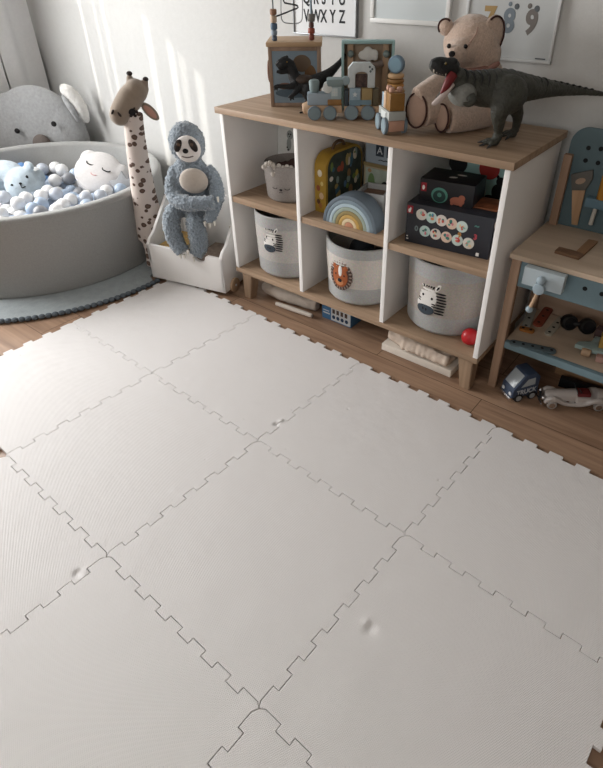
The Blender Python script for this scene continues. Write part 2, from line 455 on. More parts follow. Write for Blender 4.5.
mb = MB(mt); mb.tube([(.01+.018*math.cos(a), -.035-.008*math.sin(a), .060) for a in [PI*k/8 for k in range(9)]], .0028, 8); mb.build('mouth', blush, cu)

# pale blue plush animal
plush_blue = M('plush_blue', 'a9b6bf', .95, .05, 90, bump=.6, bs=280, sheen=.4)
plush_bg = M('plush_blue_grey', '7f8c99', .95, .05, 90, bump=.6, bs=280, sheen=.4)
P0 = BP
def q(x, y, d=0): return fp(x, y, P0, d)
bp_ = thing('plush_bear', 'pale blue plush animal with a tiny stitched face lying on the balls', 'plush toy', BP)
mb = MB(); mb.ell(q(25, 186), (.118, .10, .105)); mb.ell(q(6, 171, -.07), (.13, .08, .055)); mb.ell(q(-6, 186, -.05), (.10, .10, .07)); mb.ell(q(29, 166, -.01), (.04, .02, .026)); mb.ell(q(41, 176, -.02), (.03, .02, .04))
soft(mb.build('body', plush_blue, bp_), .008, .005, .02)
mb = MB(); mb.tube([q(8, 205, .05), q(18, 205, .10), q(30, 200, .11), q(40, 193, .07)], [.020, .034, .038, .022], 16, 2); soft(mb.build('paw', plush_bg, bp_), .006, .004, .02)
def on_face(x, y):                                       # point on the round face
    for k in range(60):
        P = q(x, y, .14-.0025*k); d = P-q(25, 186)
        if (d.x/.118)**2+(d.y/.10)**2+(d.z/.105)**2 < 1.0: return P
    return P
mb = MB(); mb.ell(on_face(27, 177), (.007, .007, .010)); mb.build('eye', felt_black, bp_)
mb = MB(); mb.ell(on_face(12, 185), (.008, .008, .005)); mb.build('eye', felt_black, bp_)
mb = MB(); mb.ell(on_face(20.5, 183.5), (.008, .008, .006)); mb.build('nose', felt_black, bp_)
mb = MB(); mb.tube([on_face(20.5, 184.5), on_face(22, 188), on_face(25.5, 186.5)], .003, 8); mb.build('mouth', felt_black, bp_)
# pale grey cloth star behind the giraffe
P = at(124, 186, 'z', .30)
mb = MB(basis(P, (.8, .6, 0), (-.2, .25, .9))); po = []
for k in range(10):
    a = PI/2+PI*k/5; r = .085 if k % 2 == 0 else .045; po.append((r*math.cos(a), r*math.sin(a)))
mb.prism(po, .03, bev=.008); tag(mb.build('star_cushion', plush_grey), 'small pale grey star cushion tucked inside the ball pit rim', 'cushion')

# ------------------------------------------------------------------ koala
KP = (-1.952, .298)
def k_(x, y, d=0): return fp(x, y, KP, d)
koal = M('koala_fur', 'a2a3a4', 1, .10, 60, bump=.8, bs=220, sheen=.5)
kwhite = M('koala_ear_fluff', 'e4e2de', 1, .06, 120, bump=.8, bs=200, sheen=.4)
knose = M('koala_nose', '655d59', .9, .05, 60)
ko = thing('koala_plush', 'big grey koala plush head peeking over the back rim of the ball pit', 'plush toy', (KP[0], KP[1], .014))
s = 1/ppm(k_(42, 120)); RK = Matrix.Rotation(math.atan2(rt.y, rt.x), 4, 'Z')
mb = MB(); mb.ell(k_(42, 135), (45*s, .085, 47*s), RK, 36); mb.ell((KP[0], KP[1], .18), (.19, .085, .165), RK); mb.ell(k_(20, 130), (38*s, .085, 36*s), RK); mb.ell(k_(62, 138), (28*s, .085, 38*s), RK)
soft(mb.build('head', koal, ko), .010, .004, .012)
for ex, ey in ((18, 130.5), (54.5, 123.5)):
    P = k_(ex, ey, .09); mb = MB(toward(P)); mb.ell((0, 0, 0.012), (.0165, .0165, .011)); mb.build('eye', felt_black, ko)
P = k_(42, 143, .1); mb = MB(toward(P)); mb.ell((0, -.02, 0), (.062, .075, .035)); mb.build('nose', knose, ko)
mb = MB(); mb.tube([k_(62, 90, .04), k_(67, 90, .05), k_(75, 99, .05), k_(82, 110, .05), k_(87, 122, .03)], [.028, .042, .042, .040, .020], 16, 2); soft(mb.build('ear_fluff', kwhite, ko), .008, .014, .018)
mb = MB(); mb.tube([k_(62, 95, .075), k_(68, 103, .085), k_(74, 112, .085), k_(79, 122, .06)], [.012, .020, .022, .010], 16, 2); soft(mb.build('ear', koal, ko), .007, .010, .02)
mb = MB(); mb.ell(k_(-4, 108), (.07, .05, .07), RK); soft(mb.build('ear', koal, ko), .008, .012, .02)

# ------------------------------------------------------------------ giraffe
GP = (-.605, -.005)
def g_(x, y, d=0): return fp(x, y, GP, d)
def giraffe_mat():
    mt = bpy.data.materials.new('giraffe_print'); mt.use_nodes = True; nt = mt.node_tree; b = nt.nodes['Principled BSDF']; L = nt.links.new
    b.inputs['Roughness'].default_value = .95
    tc = nt.nodes.new('ShaderNodeTexCoord')
    no = nt.nodes.new('ShaderNodeTexNoise'); no.inputs['Scale'].default_value = 40
    L(tc.outputs['Object'], no.inputs['Vector'])
    mp0 = nt.nodes.new('ShaderNodeMapping'); mp0.inputs['Rotation'].default_value = (0, 0, -math.atan2(rt.y, rt.x)); L(tc.outputs['Object'], mp0.inputs[0])
    mpp = nt.nodes.new('ShaderNodeMapping'); mpp.inputs['Scale'].default_value = (23, 7, 26); L(mp0.outputs[0], mpp.inputs[0])
    mxv = nt.nodes.new('ShaderNodeMix'); mxv.data_type = 'VECTOR'; mxv.inputs['Factor'].default_value = .14
    L(mpp.outputs[0], mxv.inputs['A']); L(no.outputs['Color'], mxv.inputs['B'])
    vo = nt.nodes.new('ShaderNodeTexVoronoi'); vo.inputs['Scale'].default_value = 1.35; vo.inputs['Randomness'].default_value = .6
    L(mxv.outputs['Result'], vo.inputs['Vector'])
    ad = nt.nodes.new('ShaderNodeMath'); ad.operation = 'MULTIPLY_ADD'; ad.inputs[1].default_value = .2; ad.inputs[2].default_value = 0
    L(no.outputs['Fac'], ad.inputs[0])
    a2 = nt.nodes.new('ShaderNodeMath'); a2.operation = 'ADD'; L(vo.outputs['Distance'], a2.inputs[0]); L(ad.outputs[0], a2.inputs[1])
    rp = nt.nodes.new('ShaderNodeValToRGB'); e = rp.color_ramp.elements
    e[0].position = 0; e[0].color = lin('7c685d'); e[1].position = .40; e[1].color = lin('5a463d')
    x = e.new(.47); x.color = lin('5a463d'); x = e.new(.50); x.color = lin('cdc1ba')
    rp.color_ramp.interpolation = 'LINEAR'
    L(a2.outputs[0], rp.inputs[0]); L(rp.outputs[0], b.inputs['Base Color'])
    return mt
gprint = giraffe_mat()
taupe = M('giraffe_suede', '87796b', .95, .04, 60, bump=.3, bs=300, sheen=.4)
gi = thing('giraffe_plush', 'tall spotted plush giraffe standing between the ball pit and the book bin', 'plush toy', (GP[0], GP[1], .014))
s = 1/ppm(g_(138, 180))
mb = MB(); mb.tube([g_(133, 112), g_(134, 130), g_(139, 165), g_(144, 195), g_(149, 218, -.01), g_(151, 238, -.02)], [x*s for x in (9, 9.2, 10.5, 12, 14, 14)], 24, 2)
b0 = g_(151, 235, -.02)
mb.tube([b0, b0+V((-.03, .10, -.02)), b0+V((-.075, .22, -.03))], [.07, .066, .064], 20, 2)
mb.tube([b0+V((0, -.01, -.05)), V((-.578, -.055, .14)), V((-.570, -.075, .028))], [.045, .034, .032], 16, 2)
mb.tube([b0+V((-.03, .06, -.05)), V((-.635, .06, .14)), V((-.635, .06, .032))], [.045, .034, .030], 16, 2)
mb.tube([b0+V((-.06, .22, -.06)), V((-.655, .22, .14)), V((-.655, .22, .032))], [.045, .034, .030], 16, 2)
mb.tube([b0+V((-.10, .20, -.06)), V((-.735, .21, .14)), V((-.735, .21, .032))], [.045, .034, .030], 16, 2)
soft(mb.build('body', gprint, gi), .008, 0, it=6)
mb = MB(); mb.tube([g_(137, 88, .0), g_(132, 96, .015), g_(124, 107, .03), g_(118, 115, .035)], [x*s for x in (9, 11.5, 10.5, 8.5)], 24, 2)
mb.ell(g_(119.5, 115.5, .035), 9*s); mb.ell(g_(136, 91, .01), (10.5*s, 10*s, 10.5*s)); mb.ell(g_(142, 89), 6*s)
mb.tube([g_(131, 88), g_(129.5, 80), g_(129.3, 75)], [4*s, 3*s, 2.4*s], 14); mb.tube([g_(143, 92), g_(145, 84), g_(145.5, 79)], [4.5*s, 3*s, 2.4*s], 14)
soft(mb.build('head', taupe, gi), .005)
for hx, hy in ((129.3, 73.5), (145.6, 79.3)):
    mb = MB(); mb.ell(g_(hx, hy), (2.6*s, 2.6*s, 2.1*s)); mb.build('horn_tip', dark, gi)
mb = MB(toward(g_(148, 109.5, .01))@Matrix.Rotation(R(42), 4, 'Z')); mb.ell((0, -.012, 0), (.024, .05, .010)); mb.build('ear', taupe, gi)
mb = MB(toward(g_(148, 109.8, .019))@Matrix.Rotation(R(42), 4, 'Z')); mb.ell((0, -.012, 0), (.015, .037, .006)); mb.build('inner_ear', M('ear_pink', 'b58b7c', .9), gi)
mb = MB(toward(g_(132, 112, .062))); mb.ell((0, 0, 0), (.017, .017, .012)); mb.build('eye', felt_black, gi)
for k in range(6):
    a = 2*PI*k/6; mb = MB(toward(g_(132, 112, .06))); mb.ell((.02*math.cos(a), .02*math.sin(a), -.004), (.007, .007, .006)); mb.build('eyelash', dark, gi)
for nx, ny, aa in ((112.5, 112, 60), (119.5, 114.5, -60)):
    mb = MB(toward(g_(nx, ny, .079))@Matrix.Rotation(R(aa), 4, 'Z')); mb.ell((0, 0, 0), (.012, .005, .008)); mb.build('nostril', dark, gi)

# ------------------------------------------------------------------ book bin
BA = math.atan2(.103, .431); BW = .443; BD = .30
FB = frame((-.481, -.146, 0), BA)
bn = thing('book_bin', 'low white wheeled book bin with a notch in its front, beside the shelf', 'storage bin', (-.481, -.146, 0), BA)
zb, zf, zr = .022, .205, .40; th = .016
mb = MB(FB); nx, nr = .315, .032
po = [(0, 0), (BW, 0), (BW, zf-zb)]
po += [(nx+nr+.012, zf-zb), (nx+nr+.003, zf-zb-.006)]
po += [(nx+nr*math.cos(a), zf-zb-.012-nr*.8*math.sin(a)) for a in [PI*k/12 for k in range(13)]]
po += [(nx-nr-.003, zf-zb-.006), (nx-nr-.012, zf-zb), (0, zf-zb)]
mb.prism(po, th, Matrix.Translation((0, th, zb))@Matrix.Rotation(R(90), 4, 'X'), bev=.002); mb.build('front_panel', white, bn)
def side():
    return [(0.0, 0), (BD, 0), (BD, zr-zb), (BD-.08, zr-zb), (BD-.11, zr-zb-.012), (.055, zf-zb+.045), (.02, zf-zb+.025), (0.0, zf-zb+.0)]
for x in (0, BW-th):
    mb = MB(FB); mb.prism([(a, b) for a, b in side()], th, Matrix(((0, 0, 1, x), (1, 0, 0, th*0+.0), (0, 1, 0, zb), (0, 0, 0, 1))), bev=.0025)
    mb.build('side_panel', white, bn)
mb = MB(FB); mb.b2((th, BD-th, zb), (BW-th, BD, zr), .002); mb.build('back_panel', white, bn)
mb = MB(FB); mb.b2((th, th, zb+.004), (BW-th, BD-th, zb+.016)); mb.build('bottom_panel', white, bn)
for x in (-.013, BW+.001):
    for y in (.075, BD-.05):
        mb = MB(FB); mb.cyl((x, y, .036), (x+.012, y, .036), .036, bev=.002, seg=32); w = mb.build('wheel', natural, bn)
        mb = MB(FB); xx = x-.002 if x < 0 else x+.012; mb.cyl((xx, y, .036), (xx+.002, y, .036), .006); mb.build('hub_cap', white, w)
# books in the bin: flat stack on the left, more on the right
bcol = ['3c4a58', 'b89f6b', '7d4a35', 'd8d3c8', '5a7382', 'c0b18c', '86604a', '3a3a3c']
left = [('slim dark navy book lowest of the pile at the left in the white bin', '2c3440'), ('tan book on the navy one in the white bin', 'a88f66'), ('brown book near the top of the left pile in the white bin', '6e4632'), ('ochre book topmost of the left pile in the white bin', 'b8975a')]
def book(fr, c, d, cov, label, group, name='book'):
    t_ = thing(name, label, 'book', (fr@V((*c[:2], c[2]-d[2]/2)))[:], BA, group)
    mb = MB(fr); mb.box((c[0]-.0, c[1]+.0015, c[2]), (d[0]-.006, d[1]-.004, d[2]-.004)); mb.build('pages', M('paper', 'e0d9c8', .9), t_)
    mb = MB(fr)
    mb.box((c[0], c[1], c[2]-d[2]/2+.001), (d[0], d[1], .002)); mb.box((c[0], c[1], c[2]+d[2]/2-.001), (d[0], d[1], .002)); mb.box((c[0], c[1]-d[1]/2+.001, c[2]), (d[0], .002, d[2]))
    mb.build('cover', M('cover_'+cov, cov, .5, .35, 45), t_); return t_
z = zb+.0165
for k, (lb, cc) in enumerate(left):
    h = (.046, .038, .034, .03)[k]; book(FB, (.105, .125+.004*k, z+h/2), (.165-.012*k, .2, h), cc, lb, 'books in the white bin'); z += h+.0006
z = zb+.0165
for k, (lb, cc, h) in enumerate([('dark red patterned book low in the right half of the white bin', '75504a', .042), ('brown striped book in the middle of the right pile', '93785f', .038), ('black and cream patterned book on the right pile beside the sloth', '6b5c50', .034)]):
    book(FB, (.325, .14, z+h/2), (.19-.006*k, .22, h), cc, lb, 'books in the white bin'); z += h+.0006
ztop = z
# upright books against the back on the right
for k, (x0, cc, zz, lb) in enumerate([(.372, '6f8f3c', .40, 'green upright book behind the sloth in the white bin'), (.402, '2f6f8d', .45, 'teal upright book at the back right of the white bin')]):
    mb = MB(FB); mb.b2((x0, .262, zb+.017), (x0+.022, .282, zz), .002)
    tag(mb.build('book', M('cover_'+cc, cc, .5, .12, 30)), lb, 'book', 'upright books in the white bin')
mb = MB(FB); mb.b2((.33, .253, ztop+.001), (.42, .26, ztop+.10), .002); tag(mb.build('book', M('cover_stripes', '9b866c', .6, .3, 70, stretch=(.02, .02, 1))), 'tan striped thin book standing behind the sloth in the white bin', 'book', 'upright books in the white bin')

# ------------------------------------------------------------------ sloth
SP = (-.345, -.01)
def s_(x, y, d=0): return fp(x, y, SP, d)
s = 1/ppm(s_(190, 185))
sfur = M('sloth_fur', '838e98', 1, .25, 150, bump=1, bs=160, sheen=.6)
scream = M('sloth_cream', 'b3a99f', .95, .04, 90, bump=.4, bs=250, sheen=.3)
sface = M('sloth_face', 'd9d4d1', .95, .03, 90, bump=.4, bs=250)
sl = thing('sloth_plush', 'blue-grey fluffy sloth plush sitting on the white book bin', 'plush toy', (SP[0], SP[1], .19))
mb = MB(); mb.ell(s_(187, 143), (17*s, 15*s, 19.5*s), RK); mb.ell(s_(192, 182, -.005), (20*s, 15*s, 27*s), RK); mb.ell(s_(188, 162), (11*s, 10*s, 10*s), RK); mb.ell(s_(191, 204, -.01), (19*s, 15*s, 14*s), RK)
T = mb.tube
T([s_(177, 168), s_(171.5, 184, .03), s_(174, 198, .07), s_(184, 203.5, .11), s_(198, 204, .125), s_(214, 202, .12)], [x*s for x in (6.5, 7, 7.5, 7.5, 7, 6.5)], 18, 2)
T([s_(206, 168), s_(215, 180, .02), s_(217.5, 196, .06), s_(213, 208, .095), s_(209, 221, .10)], [x*s for x in (6.5, 7, 7.5, 7, 5.5)], 18, 2)
T([s_(180, 208, .02), s_(172, 213, .07), s_(171, 228, .095), s_(176, 242, .115), s_(183, 252, .135)], [x*s for x in (9, 8.8, 8.6, 8.2, 7.2)], 18, 2)
T([s_(197, 210, .02), s_(195, 217, .075), s_(197, 232, .105), s_(200, 246, .115), s_(196, 255, .125)], [x*s for x in (9.5, 9.5, 9.5, 9, 7)], 18, 2)
soft(mb.build('body', sfur, sl), .0048, .020, .0085, it=2)
RT = toward(s_(188, 149, .064))
mb = MB(RT); mb.ell((0, 0, 0), (12.3*s, 12.6*s, 5*s)); soft(mb.build('face', sface, sl), .004)
for sx_ in (-1, 1):
    mb = MB(RT); mb.ell((sx_*7*s-1*s, 4.0*s, 3.6*s), (3.4*s, 6.3*s, 2.2*s), Matrix.Rotation(R(-26*-sx_), 4, 'Z')); p = mb.build('eye_patch', M('sloth_patch', '2a2422', .95, .05, 80, bump=.4), sl)
    mb = MB(RT); mb.ell((sx_*6.2*s-1*s, 5.4*s, 5.5*s), (1.7*s, 1.7*s, 1.1*s)); mb.build('eye', M('eye_brown', '4a3a30', .15), p)
mb = MB(RT); mb.ell((-1.5*s, -.5*s, 5*s), (2.7*s, 2.3*s, 2*s)); mb.build('nose', felt_black, sl)
mb = MB(RT); mb.tube([(-6*s, -5.6*s, 4.0*s), (-1*s, -7.0*s, 4.4*s), (5*s, -5.6*s, 4.1*s)], .0028, 8, 2); mb.build('mouth', M('mouth_thread', '6b625f', .9), sl)
mb = MB(toward(s_(193, 182, .075))); mb.ell((.004, .005, 0), (14*s, 12.5*s, 6*s)); soft(mb.build('belly', scream, sl), .004)
cl = M('claw_white', 'e6e2da', .6)
for (x, y, d) in ((180.5, 257, .155), (188, 253, .16), (184.5, 257, .158), (194, 260, .145), (205, 224.5, .12), (210, 226, .12), (214.5, 224, .115), (218, 200, .115)):
    P = s_(x, y, d); mb = MB(); mb.tube([P+V((0, 0, .014)), P, P+V((.002, -.002, -.010))], [.006, .0055, .002], 10, 1); mb.build('claw', cl, sl)

# ------------------------------------------------------------------ cube shelf
SW, SD, ZT, ZB = 1.236, .448, .8796, .1665; A1, A2 = .4033, .8195; PT = .018; ZM = .513
sh = thing('cube_shelf', 'white shelf with oak top, oak shelves and tapered oak legs along the back wall', 'shelf', (SW/2, SD/2, 0))
MB().b2((-.013, -.013, ZT-.024), (SW+.013, SD, ZT), .0025).build('top_board', oak, sh)
MB().b2((-.002, -.002, ZB-.022), (SW+.002, SD, ZB), .002).build('bottom_board', oak, sh)
zt_ = ZT-.024
for x in (0, SW-PT): MB().b2((x, 0, ZB+.0002), (x+PT, SD-.006, zt_-.0002), .0012).build('side_panel', white, sh)
for x in (A1, A2): MB().b2((x-PT/2, 0, ZB+.0002), (x+PT/2, SD-.008, zt_-.0002), .0012).build('divider', white, sh)
MB().b2((.001, SD-.007, ZB), (SW-.001, SD-.001, zt_)).build('back_panel', white2, sh)
for a, b in ((PT, A1-PT/2), (A1+PT/2, A2-PT/2), (A2+PT/2, SW-PT)):
    MB().b2((a+.0005, .004, ZM-.026), (b-.0005, SD-.009, ZM), .0015).build('inner_shelf', oak, sh)
zl = ZB-.0225
for sx_, x in ((-1, .05), (1, SW-.05)):
    for sy_, y in ((-1, .045), (1, SD-.05)):
        t = bmesh.new(); vs = []
        for z, w, ox in ((0, .021, .012), (zl, .031, 0)):
            vs.append([t.verts.new((x+sx_*ox+a*w, y+sy_*ox*.6+b*w, z)) for a, b in ((-1, -1), (1, -1), (1, 1), (-1, 1))])
        t.faces.new(vs[0][::-1]); t.faces.new(vs[1])
        for k in range(4): t.faces.new((vs[0][k], vs[0][(k+1) % 4], vs[1][(k+1) % 4], vs[1][k]))
        bmesh.ops.bevel(t, geom=t.edges[:], offset=.003, segments=2, affect='EDGES')
        MB()._merge(t).build('leg', oakz, sh)

# rope baskets
def rope_mat(name, cream, grey, z1, z2):
    mt = bpy.data.materials.new(name); mt.use_nodes = True; nt = mt.node_tree; b = nt.nodes['Principled BSDF']; L = nt.links.new
    b.inputs['Roughness'].default_value = .95
    tc = nt.nodes.new('ShaderNodeTexCoord'); sp = nt.nodes.new('ShaderNodeSeparateXYZ'); L(tc.outputs['Object'], sp.inputs[0])
    rp = nt.nodes.new('ShaderNodeValToRGB'); rp.color_ramp.interpolation = 'CONSTANT'; e = rp.color_ramp.elements
    e[0].position = 0; e[0].color = lin(grey); e[1].position = z1; e[1].color = lin(cream); x = e.new(z2); x.color = lin(grey)
    L(sp.outputs['Z'], rp.inputs[0])
    no = nt.nodes.new('ShaderNodeTexNoise'); no.inputs['Scale'].default_value = 150; L(tc.outputs['Object'], no.inputs['Vector'])
    mx = nt.nodes.new('ShaderNodeMix'); mx.data_type = 'RGBA'; mx.blend_type = 'MULTIPLY'; mx.inputs['Factor'].default_value = .5
    L(rp.outputs[0], mx.inputs['A']); L(no.outputs['Color'], mx.inputs['B'])
    hs = nt.nodes.new('ShaderNodeHueSaturation'); hs.inputs['Saturation'].default_value = .7; hs.inputs['Value'].default_value = 1.3; L(mx.outputs['Result'], hs.inputs['Color'])
    L(hs.outputs[0], b.inputs['Base Color'])
    bp = nt.nodes.new('ShaderNodeBump'); bp.inputs['Strength'].default_value = .4; bp.inputs['Distance'].default_value = .002
    L(no.outputs['Fac'], bp.inputs['Height']); L(bp.outputs[0], b.inputs['Normal'])
    return mt
def basket(name, label, c, r0_, r1_, h, mat, slump=0):
    b = thing(name, label, 'basket', (*c, ZB+.0005), 0)
    n = int(h/.0065); t = bmesh.new(); rings = []; seg = 72
    out = []
    for i in range(n+1):                                 # coiled rope wall, ridge by ridge
        f = i/n; r = r0_+(r1_-r0_)*min(1, f*1.3); r -= .02*(1-min(1, f/.08))**2
        out.append((r+(.0010 if i % 2 else -.0008), h*f))
    prof = [(0, 0), (r0_-.03, 0)]+out[0:]+[(r1_-.004, h+.003), (r1_-.010, h)]+[(r1_-.011, h*.8), (r1_-.012, h*.5), (r0_-.012, .02), (0, .02)]
    for r, z in prof:
        if r == 0: rings.append([t.verts.new((c[0], c[1], ZB+.0005+z))]); continue
        ring = []
        for k in range(seg):
            a = 2*PI*k/seg; dz = slump*math.cos(a-R(150))*(z/h)**3+slump*.35*math.cos(2*a+.6)*(z/h)**3
            wob = 1+.012*math.sin(3*a+1)*(z/h)
            ring.append(t.verts.new((c[0]+r*wob*math.cos(a), c[1]+r*wob*math.sin(a), ZB+.0005+z+dz)))
        rings.append(ring)
    for a, b_ in zip(rings, rings[1:]):
        for k in range(seg):
            k2 = (k+1) % seg
            if len(a) == 1: t.faces.new((a[0], b_[k2], b_[k]))
            elif len(b_) == 1: t.faces.new((a[k], a[k2], b_[0]))
            else: t.faces.new((a[k], a[k2], b_[k2], b_[k]))
    MB()._merge(t).build('rope_body', mat, b)
    return b
def cyl_phi(px, py, c, r):
    d = ray(px, py); ox, oy = CAM.x-c[0], CAM.y-c[1]
    A = d.x**2+d.y**2; B = 2*(ox*d.x+oy*d.y); C_ = ox*ox+oy*oy-r*r; t = (-B-math.sqrt(max(0, B*B-4*A*C_)))/(2*A)
    P = CAM+d*t; return math.atan2(P.y-c[1], P.x-c[0]), P.z
class Wrap:
    def __init__(s, c, r, phi, z, par): s.c, s.r, s.phi, s.z, s.par = c, r, phi, z, par
    def put(s, mb, name, mat, lift=.0015, par=None):
        for v in mb.bm.verts:
            a = s.phi+v.co.x/s.r; rr = s.r+lift+v.co.z; v.co = V((s.c[0]+rr*math.cos(a), s.c[1]+rr*math.sin(a), s.z+v.co.y))
        return mb.build(name, mat, par or s.par)
mk = M('print_black', '1e1d20', .9); mkw = M('print_white', 'dcd9d5', .9, .03, 60); mks = M('print_slate', '3b434c', .9)
def oval(x, y, a, b, z=0, rot=0, t=.0012): return MB().ell((x, y, z), (a, b, t), Matrix.Rotation(R(rot), 4, 'Z'))
def ovals(lst, z=0, t=.0012):
    mb = MB()
    for x, y, a, b, rot in lst: mb.ell((x, y, z), (a, b, t), Matrix.Rotation(R(rot), 4, 'Z'), 14)
    return mb
def zebra(w, k=1.0):
    h = w.put(oval(-.004*k, .006*k, .030*k, .036*k), 'zebra_head', mkw)
    w.put(oval(-.012*k, -.022*k, .030*k, .022*k, .0004), 'cheeks', mkw, par=h)
    for x in (-.022, .026): e = w.put(oval(x*k, .044*k, .007*k, .014*k, .0004, 20 if x < 0 else -30), 'ear', mkw, par=h)
    w.put(ovals([(-.021*k, .044*k, .0028*k, .008*k, 20), (.026*k, .043*k, .003*k, .008*k, -30)], .0012), 'inner_ears', mk, par=h)
    w.put(oval(-.010*k, -.038*k, .030*k, .019*k, .0009), 'muzzle', mks, par=h)
    w.put(ovals([(-.017*k, -.037*k, .003*k, .005*k, 0), (-.006*k, -.038*k, .003*k, .005*k, 0)], .0017), 'nostrils', mk, par=h)
    w.put(ovals([(-.021*k, .010*k, .0035*k, .0045*k, 0), (.010*k, .004*k, .0035*k, .0045*k, 0)], .0016), 'eyes', mk, par=h)
    for i in range(4): w.put(ovals([((-.010+.0075*i)*k, (.046-.002*abs(i-1))*k, .0028*k, .009*k, -22)], .0004), 'forelock_stripe', mk, par=h)
    for i in range(8): w.put(ovals([((.040-.0012*abs(i-3))*k, (.026-.0098*i)*k, .0165*k, .0031*k, -3)], .0008), 'mane_stripe', mk, par=h)
    for i in range(2):
        w.put(ovals([(.016*k, (-.014-.008*i)*k, .007*k, .0022*k, -6)], .0008), 'cheek_stripe', mk, par=h)
        w.put(ovals([(-.032*k, (-.004-.008*i)*k, .005*k, .0022*k, -20)], .0008), 'cheek_stripe', mk, par=h)
c = (.205, .168); b = basket('rope_basket', 'round rope basket with a zebra motif in the left cubby', c, .150, .157, .292, rope_mat('rope_left', 'b0aaa4', 'a09f9e', .085, .235))
ph_, z_ = cyl_phi(271, 240, c, .155); zebra(Wrap(c, .1545, ph_, z_, b), 1.05)
c = (.612, .172); b = basket('rope_basket', 'round rope basket with a brown lion motif in the middle cubby', c, .150, .160, .268, rope_mat('rope_middle', 'c2b9af', 'a3a4a3', .085, .215), .012)
ph_, z_ = cyl_phi(340, 275, c, .158); w = Wrap(c, .1575, ph_, z_, b)
q_ = 1.5
def lo(lst, z=0): return ovals([(x*q_, y*q_, a*q_, b*q_, r) for x, y, a, b, r in lst], z)
h = w.put(lo([(0, 0, .040, .046, 0)]), 'lion_mane', M('mane_dark', '4b3a34', .9, .2, 200))
for k in range(24):
    a_ = 2*PI*k/24; w.put(lo([(.035*math.cos(a_), .040*math.sin(a_), .0022, .006, math.degrees(a_)-90)], .0009), 'mane_fleck', M('mane_fleck', '8b7a70', .9), par=h)
lb_ = M('lion_brown', '9a5530', .9, .06, 80)
w.put(lo([(0, -.003, .026, .033, 0)], .0012), 'lion_face', lb_, par=h)
for x in (-.019, .019): w.put(lo([(x, .024, .007, .008, 0)], .0012), 'lion_ear', lb_, par=h)
w.put(lo([(.002, .014, .006, .017, 0)], .0022), 'nose_bridge', mkw, par=h)
w.put(lo([(0, -.020, .013, .010, 0)], .0022), 'lion_muzzle', M('lion_muzzle', 'b87b53', .9), par=h)
w.put(lo([(.001, -.014, .007, .006, 0)], .0032), 'lion_nose', mk, par=h)
for x in (-.013, .015): w.put(lo([(x, .002, .002, .003, 0)], .0032), 'lion_eye', mk, par=h)
c = (1.008, .195); b = basket('rope_basket', 'round rope basket with a zebra motif in the right cubby', c, .158, .168, .296, rope_mat('rope_right', 'a79c91', 'a2a2a1', .085, .235))
ph_, z_ = cyl_phi(429, 299, c, .166); zebra(Wrap(c, .1655, ph_, z_, b), 1.22)
# toys lying inside the lion basket
for k, (x, y, r_, cc, lb) in enumerate([(.58, .20, .055, '2b3038', 'dark toy ball inside the lion basket'), (.665, .14, .05, '1f2226', 'black toy ball at the right inside the lion basket')]):
    mb = MB(); mb.ell((x, y, ZB+.155+r_*.4), r_); tag(mb.build('toy_ball', M('toy_'+cc, cc, .6)), lb, 'ball')
mb = MB(); mb.ell((1.168, .072, ZB+.0335), .033, seg=28); tag(mb.build('red_ball', red), 'red ball beside the right zebra basket', 'ball')

# felt basket with sleepy face
c = (.222, .165); fb = thing('felt_basket', 'small grey felt basket with a sleepy stitched face on the upper left shelf', 'basket', (*c, ZM+.0005))
felt = M('grey_felt', '827c78', 1, .12, 220, bump=.3, bs=400)
mb = MB(frame((*c, ZM+.0005))); rb, rt_ = .103, .110; hb = .152
mb.lathe([(0, 0), (rb-.01, 0), (rb, .01), (rt_, hb*.6), (rt_, hb-.004), (rt_-.003, hb), (rt_-.006, hb-.004), (rb-.006, .012), (0, .012)], 56); mb.build('felt_body', felt, fb)
ph_, z_ = cyl_phi(281, 190, c, .109); w = Wrap(c, .1095, ph_, z_, fb)
w.put(ovals([(0, 0, .007, .0045, 0)], 0), 'nose', mk)
for sx_ in (-1, 1):
    mb = MB(); mb.tube([(sx_*.028+.011*math.cos(a), .008-.006*math.sin(a), .0005) for a in [PI*k/8 for k in range(9)]], .0012, 6); w.put(mb, 'closed_eye', mk)
mb = MB(); mb.tube([(-.008, -.010, .0005), (-.003, -.012, .0005), (0, -.006, .0005), (.003, -.012, .0005), (.008, -.010, .0005)], .001, 6); w.put(mb, 'mouth', mk)
# contents: string of felt beads and a brown cloth
mb = MB(); mb.ell((c[0], c[1]+.005, ZM+.115), (.09, .085, .022)); mb.ell((c[0]+.02, c[1]+.03, ZM+.135), (.05, .035, .022)); o = soft(mb.build('brown_cloth', M('brown_cloth', '3f2c28', .95, .2, 60)), .006, .01, .02); tag(o, 'dark brown cloth bunched inside the small felt basket', 'cloth')
gb = thing('bead_garland', 'cream felt bead string hanging over the rim of the small felt basket', 'garland', (c[0], c[1], ZM+.13))
beadm = M('cream_bead', 'b3aca4', .9, .05, 80)
gp = [(264, 167), (267, 164), (270, 163), (273, 165), (275, 168), (276, 172), (273, 174), (283, 168), (287, 167), (291, 168), (279, 166)]
for k, (x, y) in enumerate(gp):
    P = fp(x, y, (c[0], c[1]), .085); P.z = max(P.z, ZM+.12); MB().ell(P, .0105, seg=12).build('bead', beadm, gb)
mb = MB(); mb.tube([fp(x, y, (c[0], c[1]), .085) for x, y in gp[:7]], .002, 6); mb.build('string', beadm, gb)
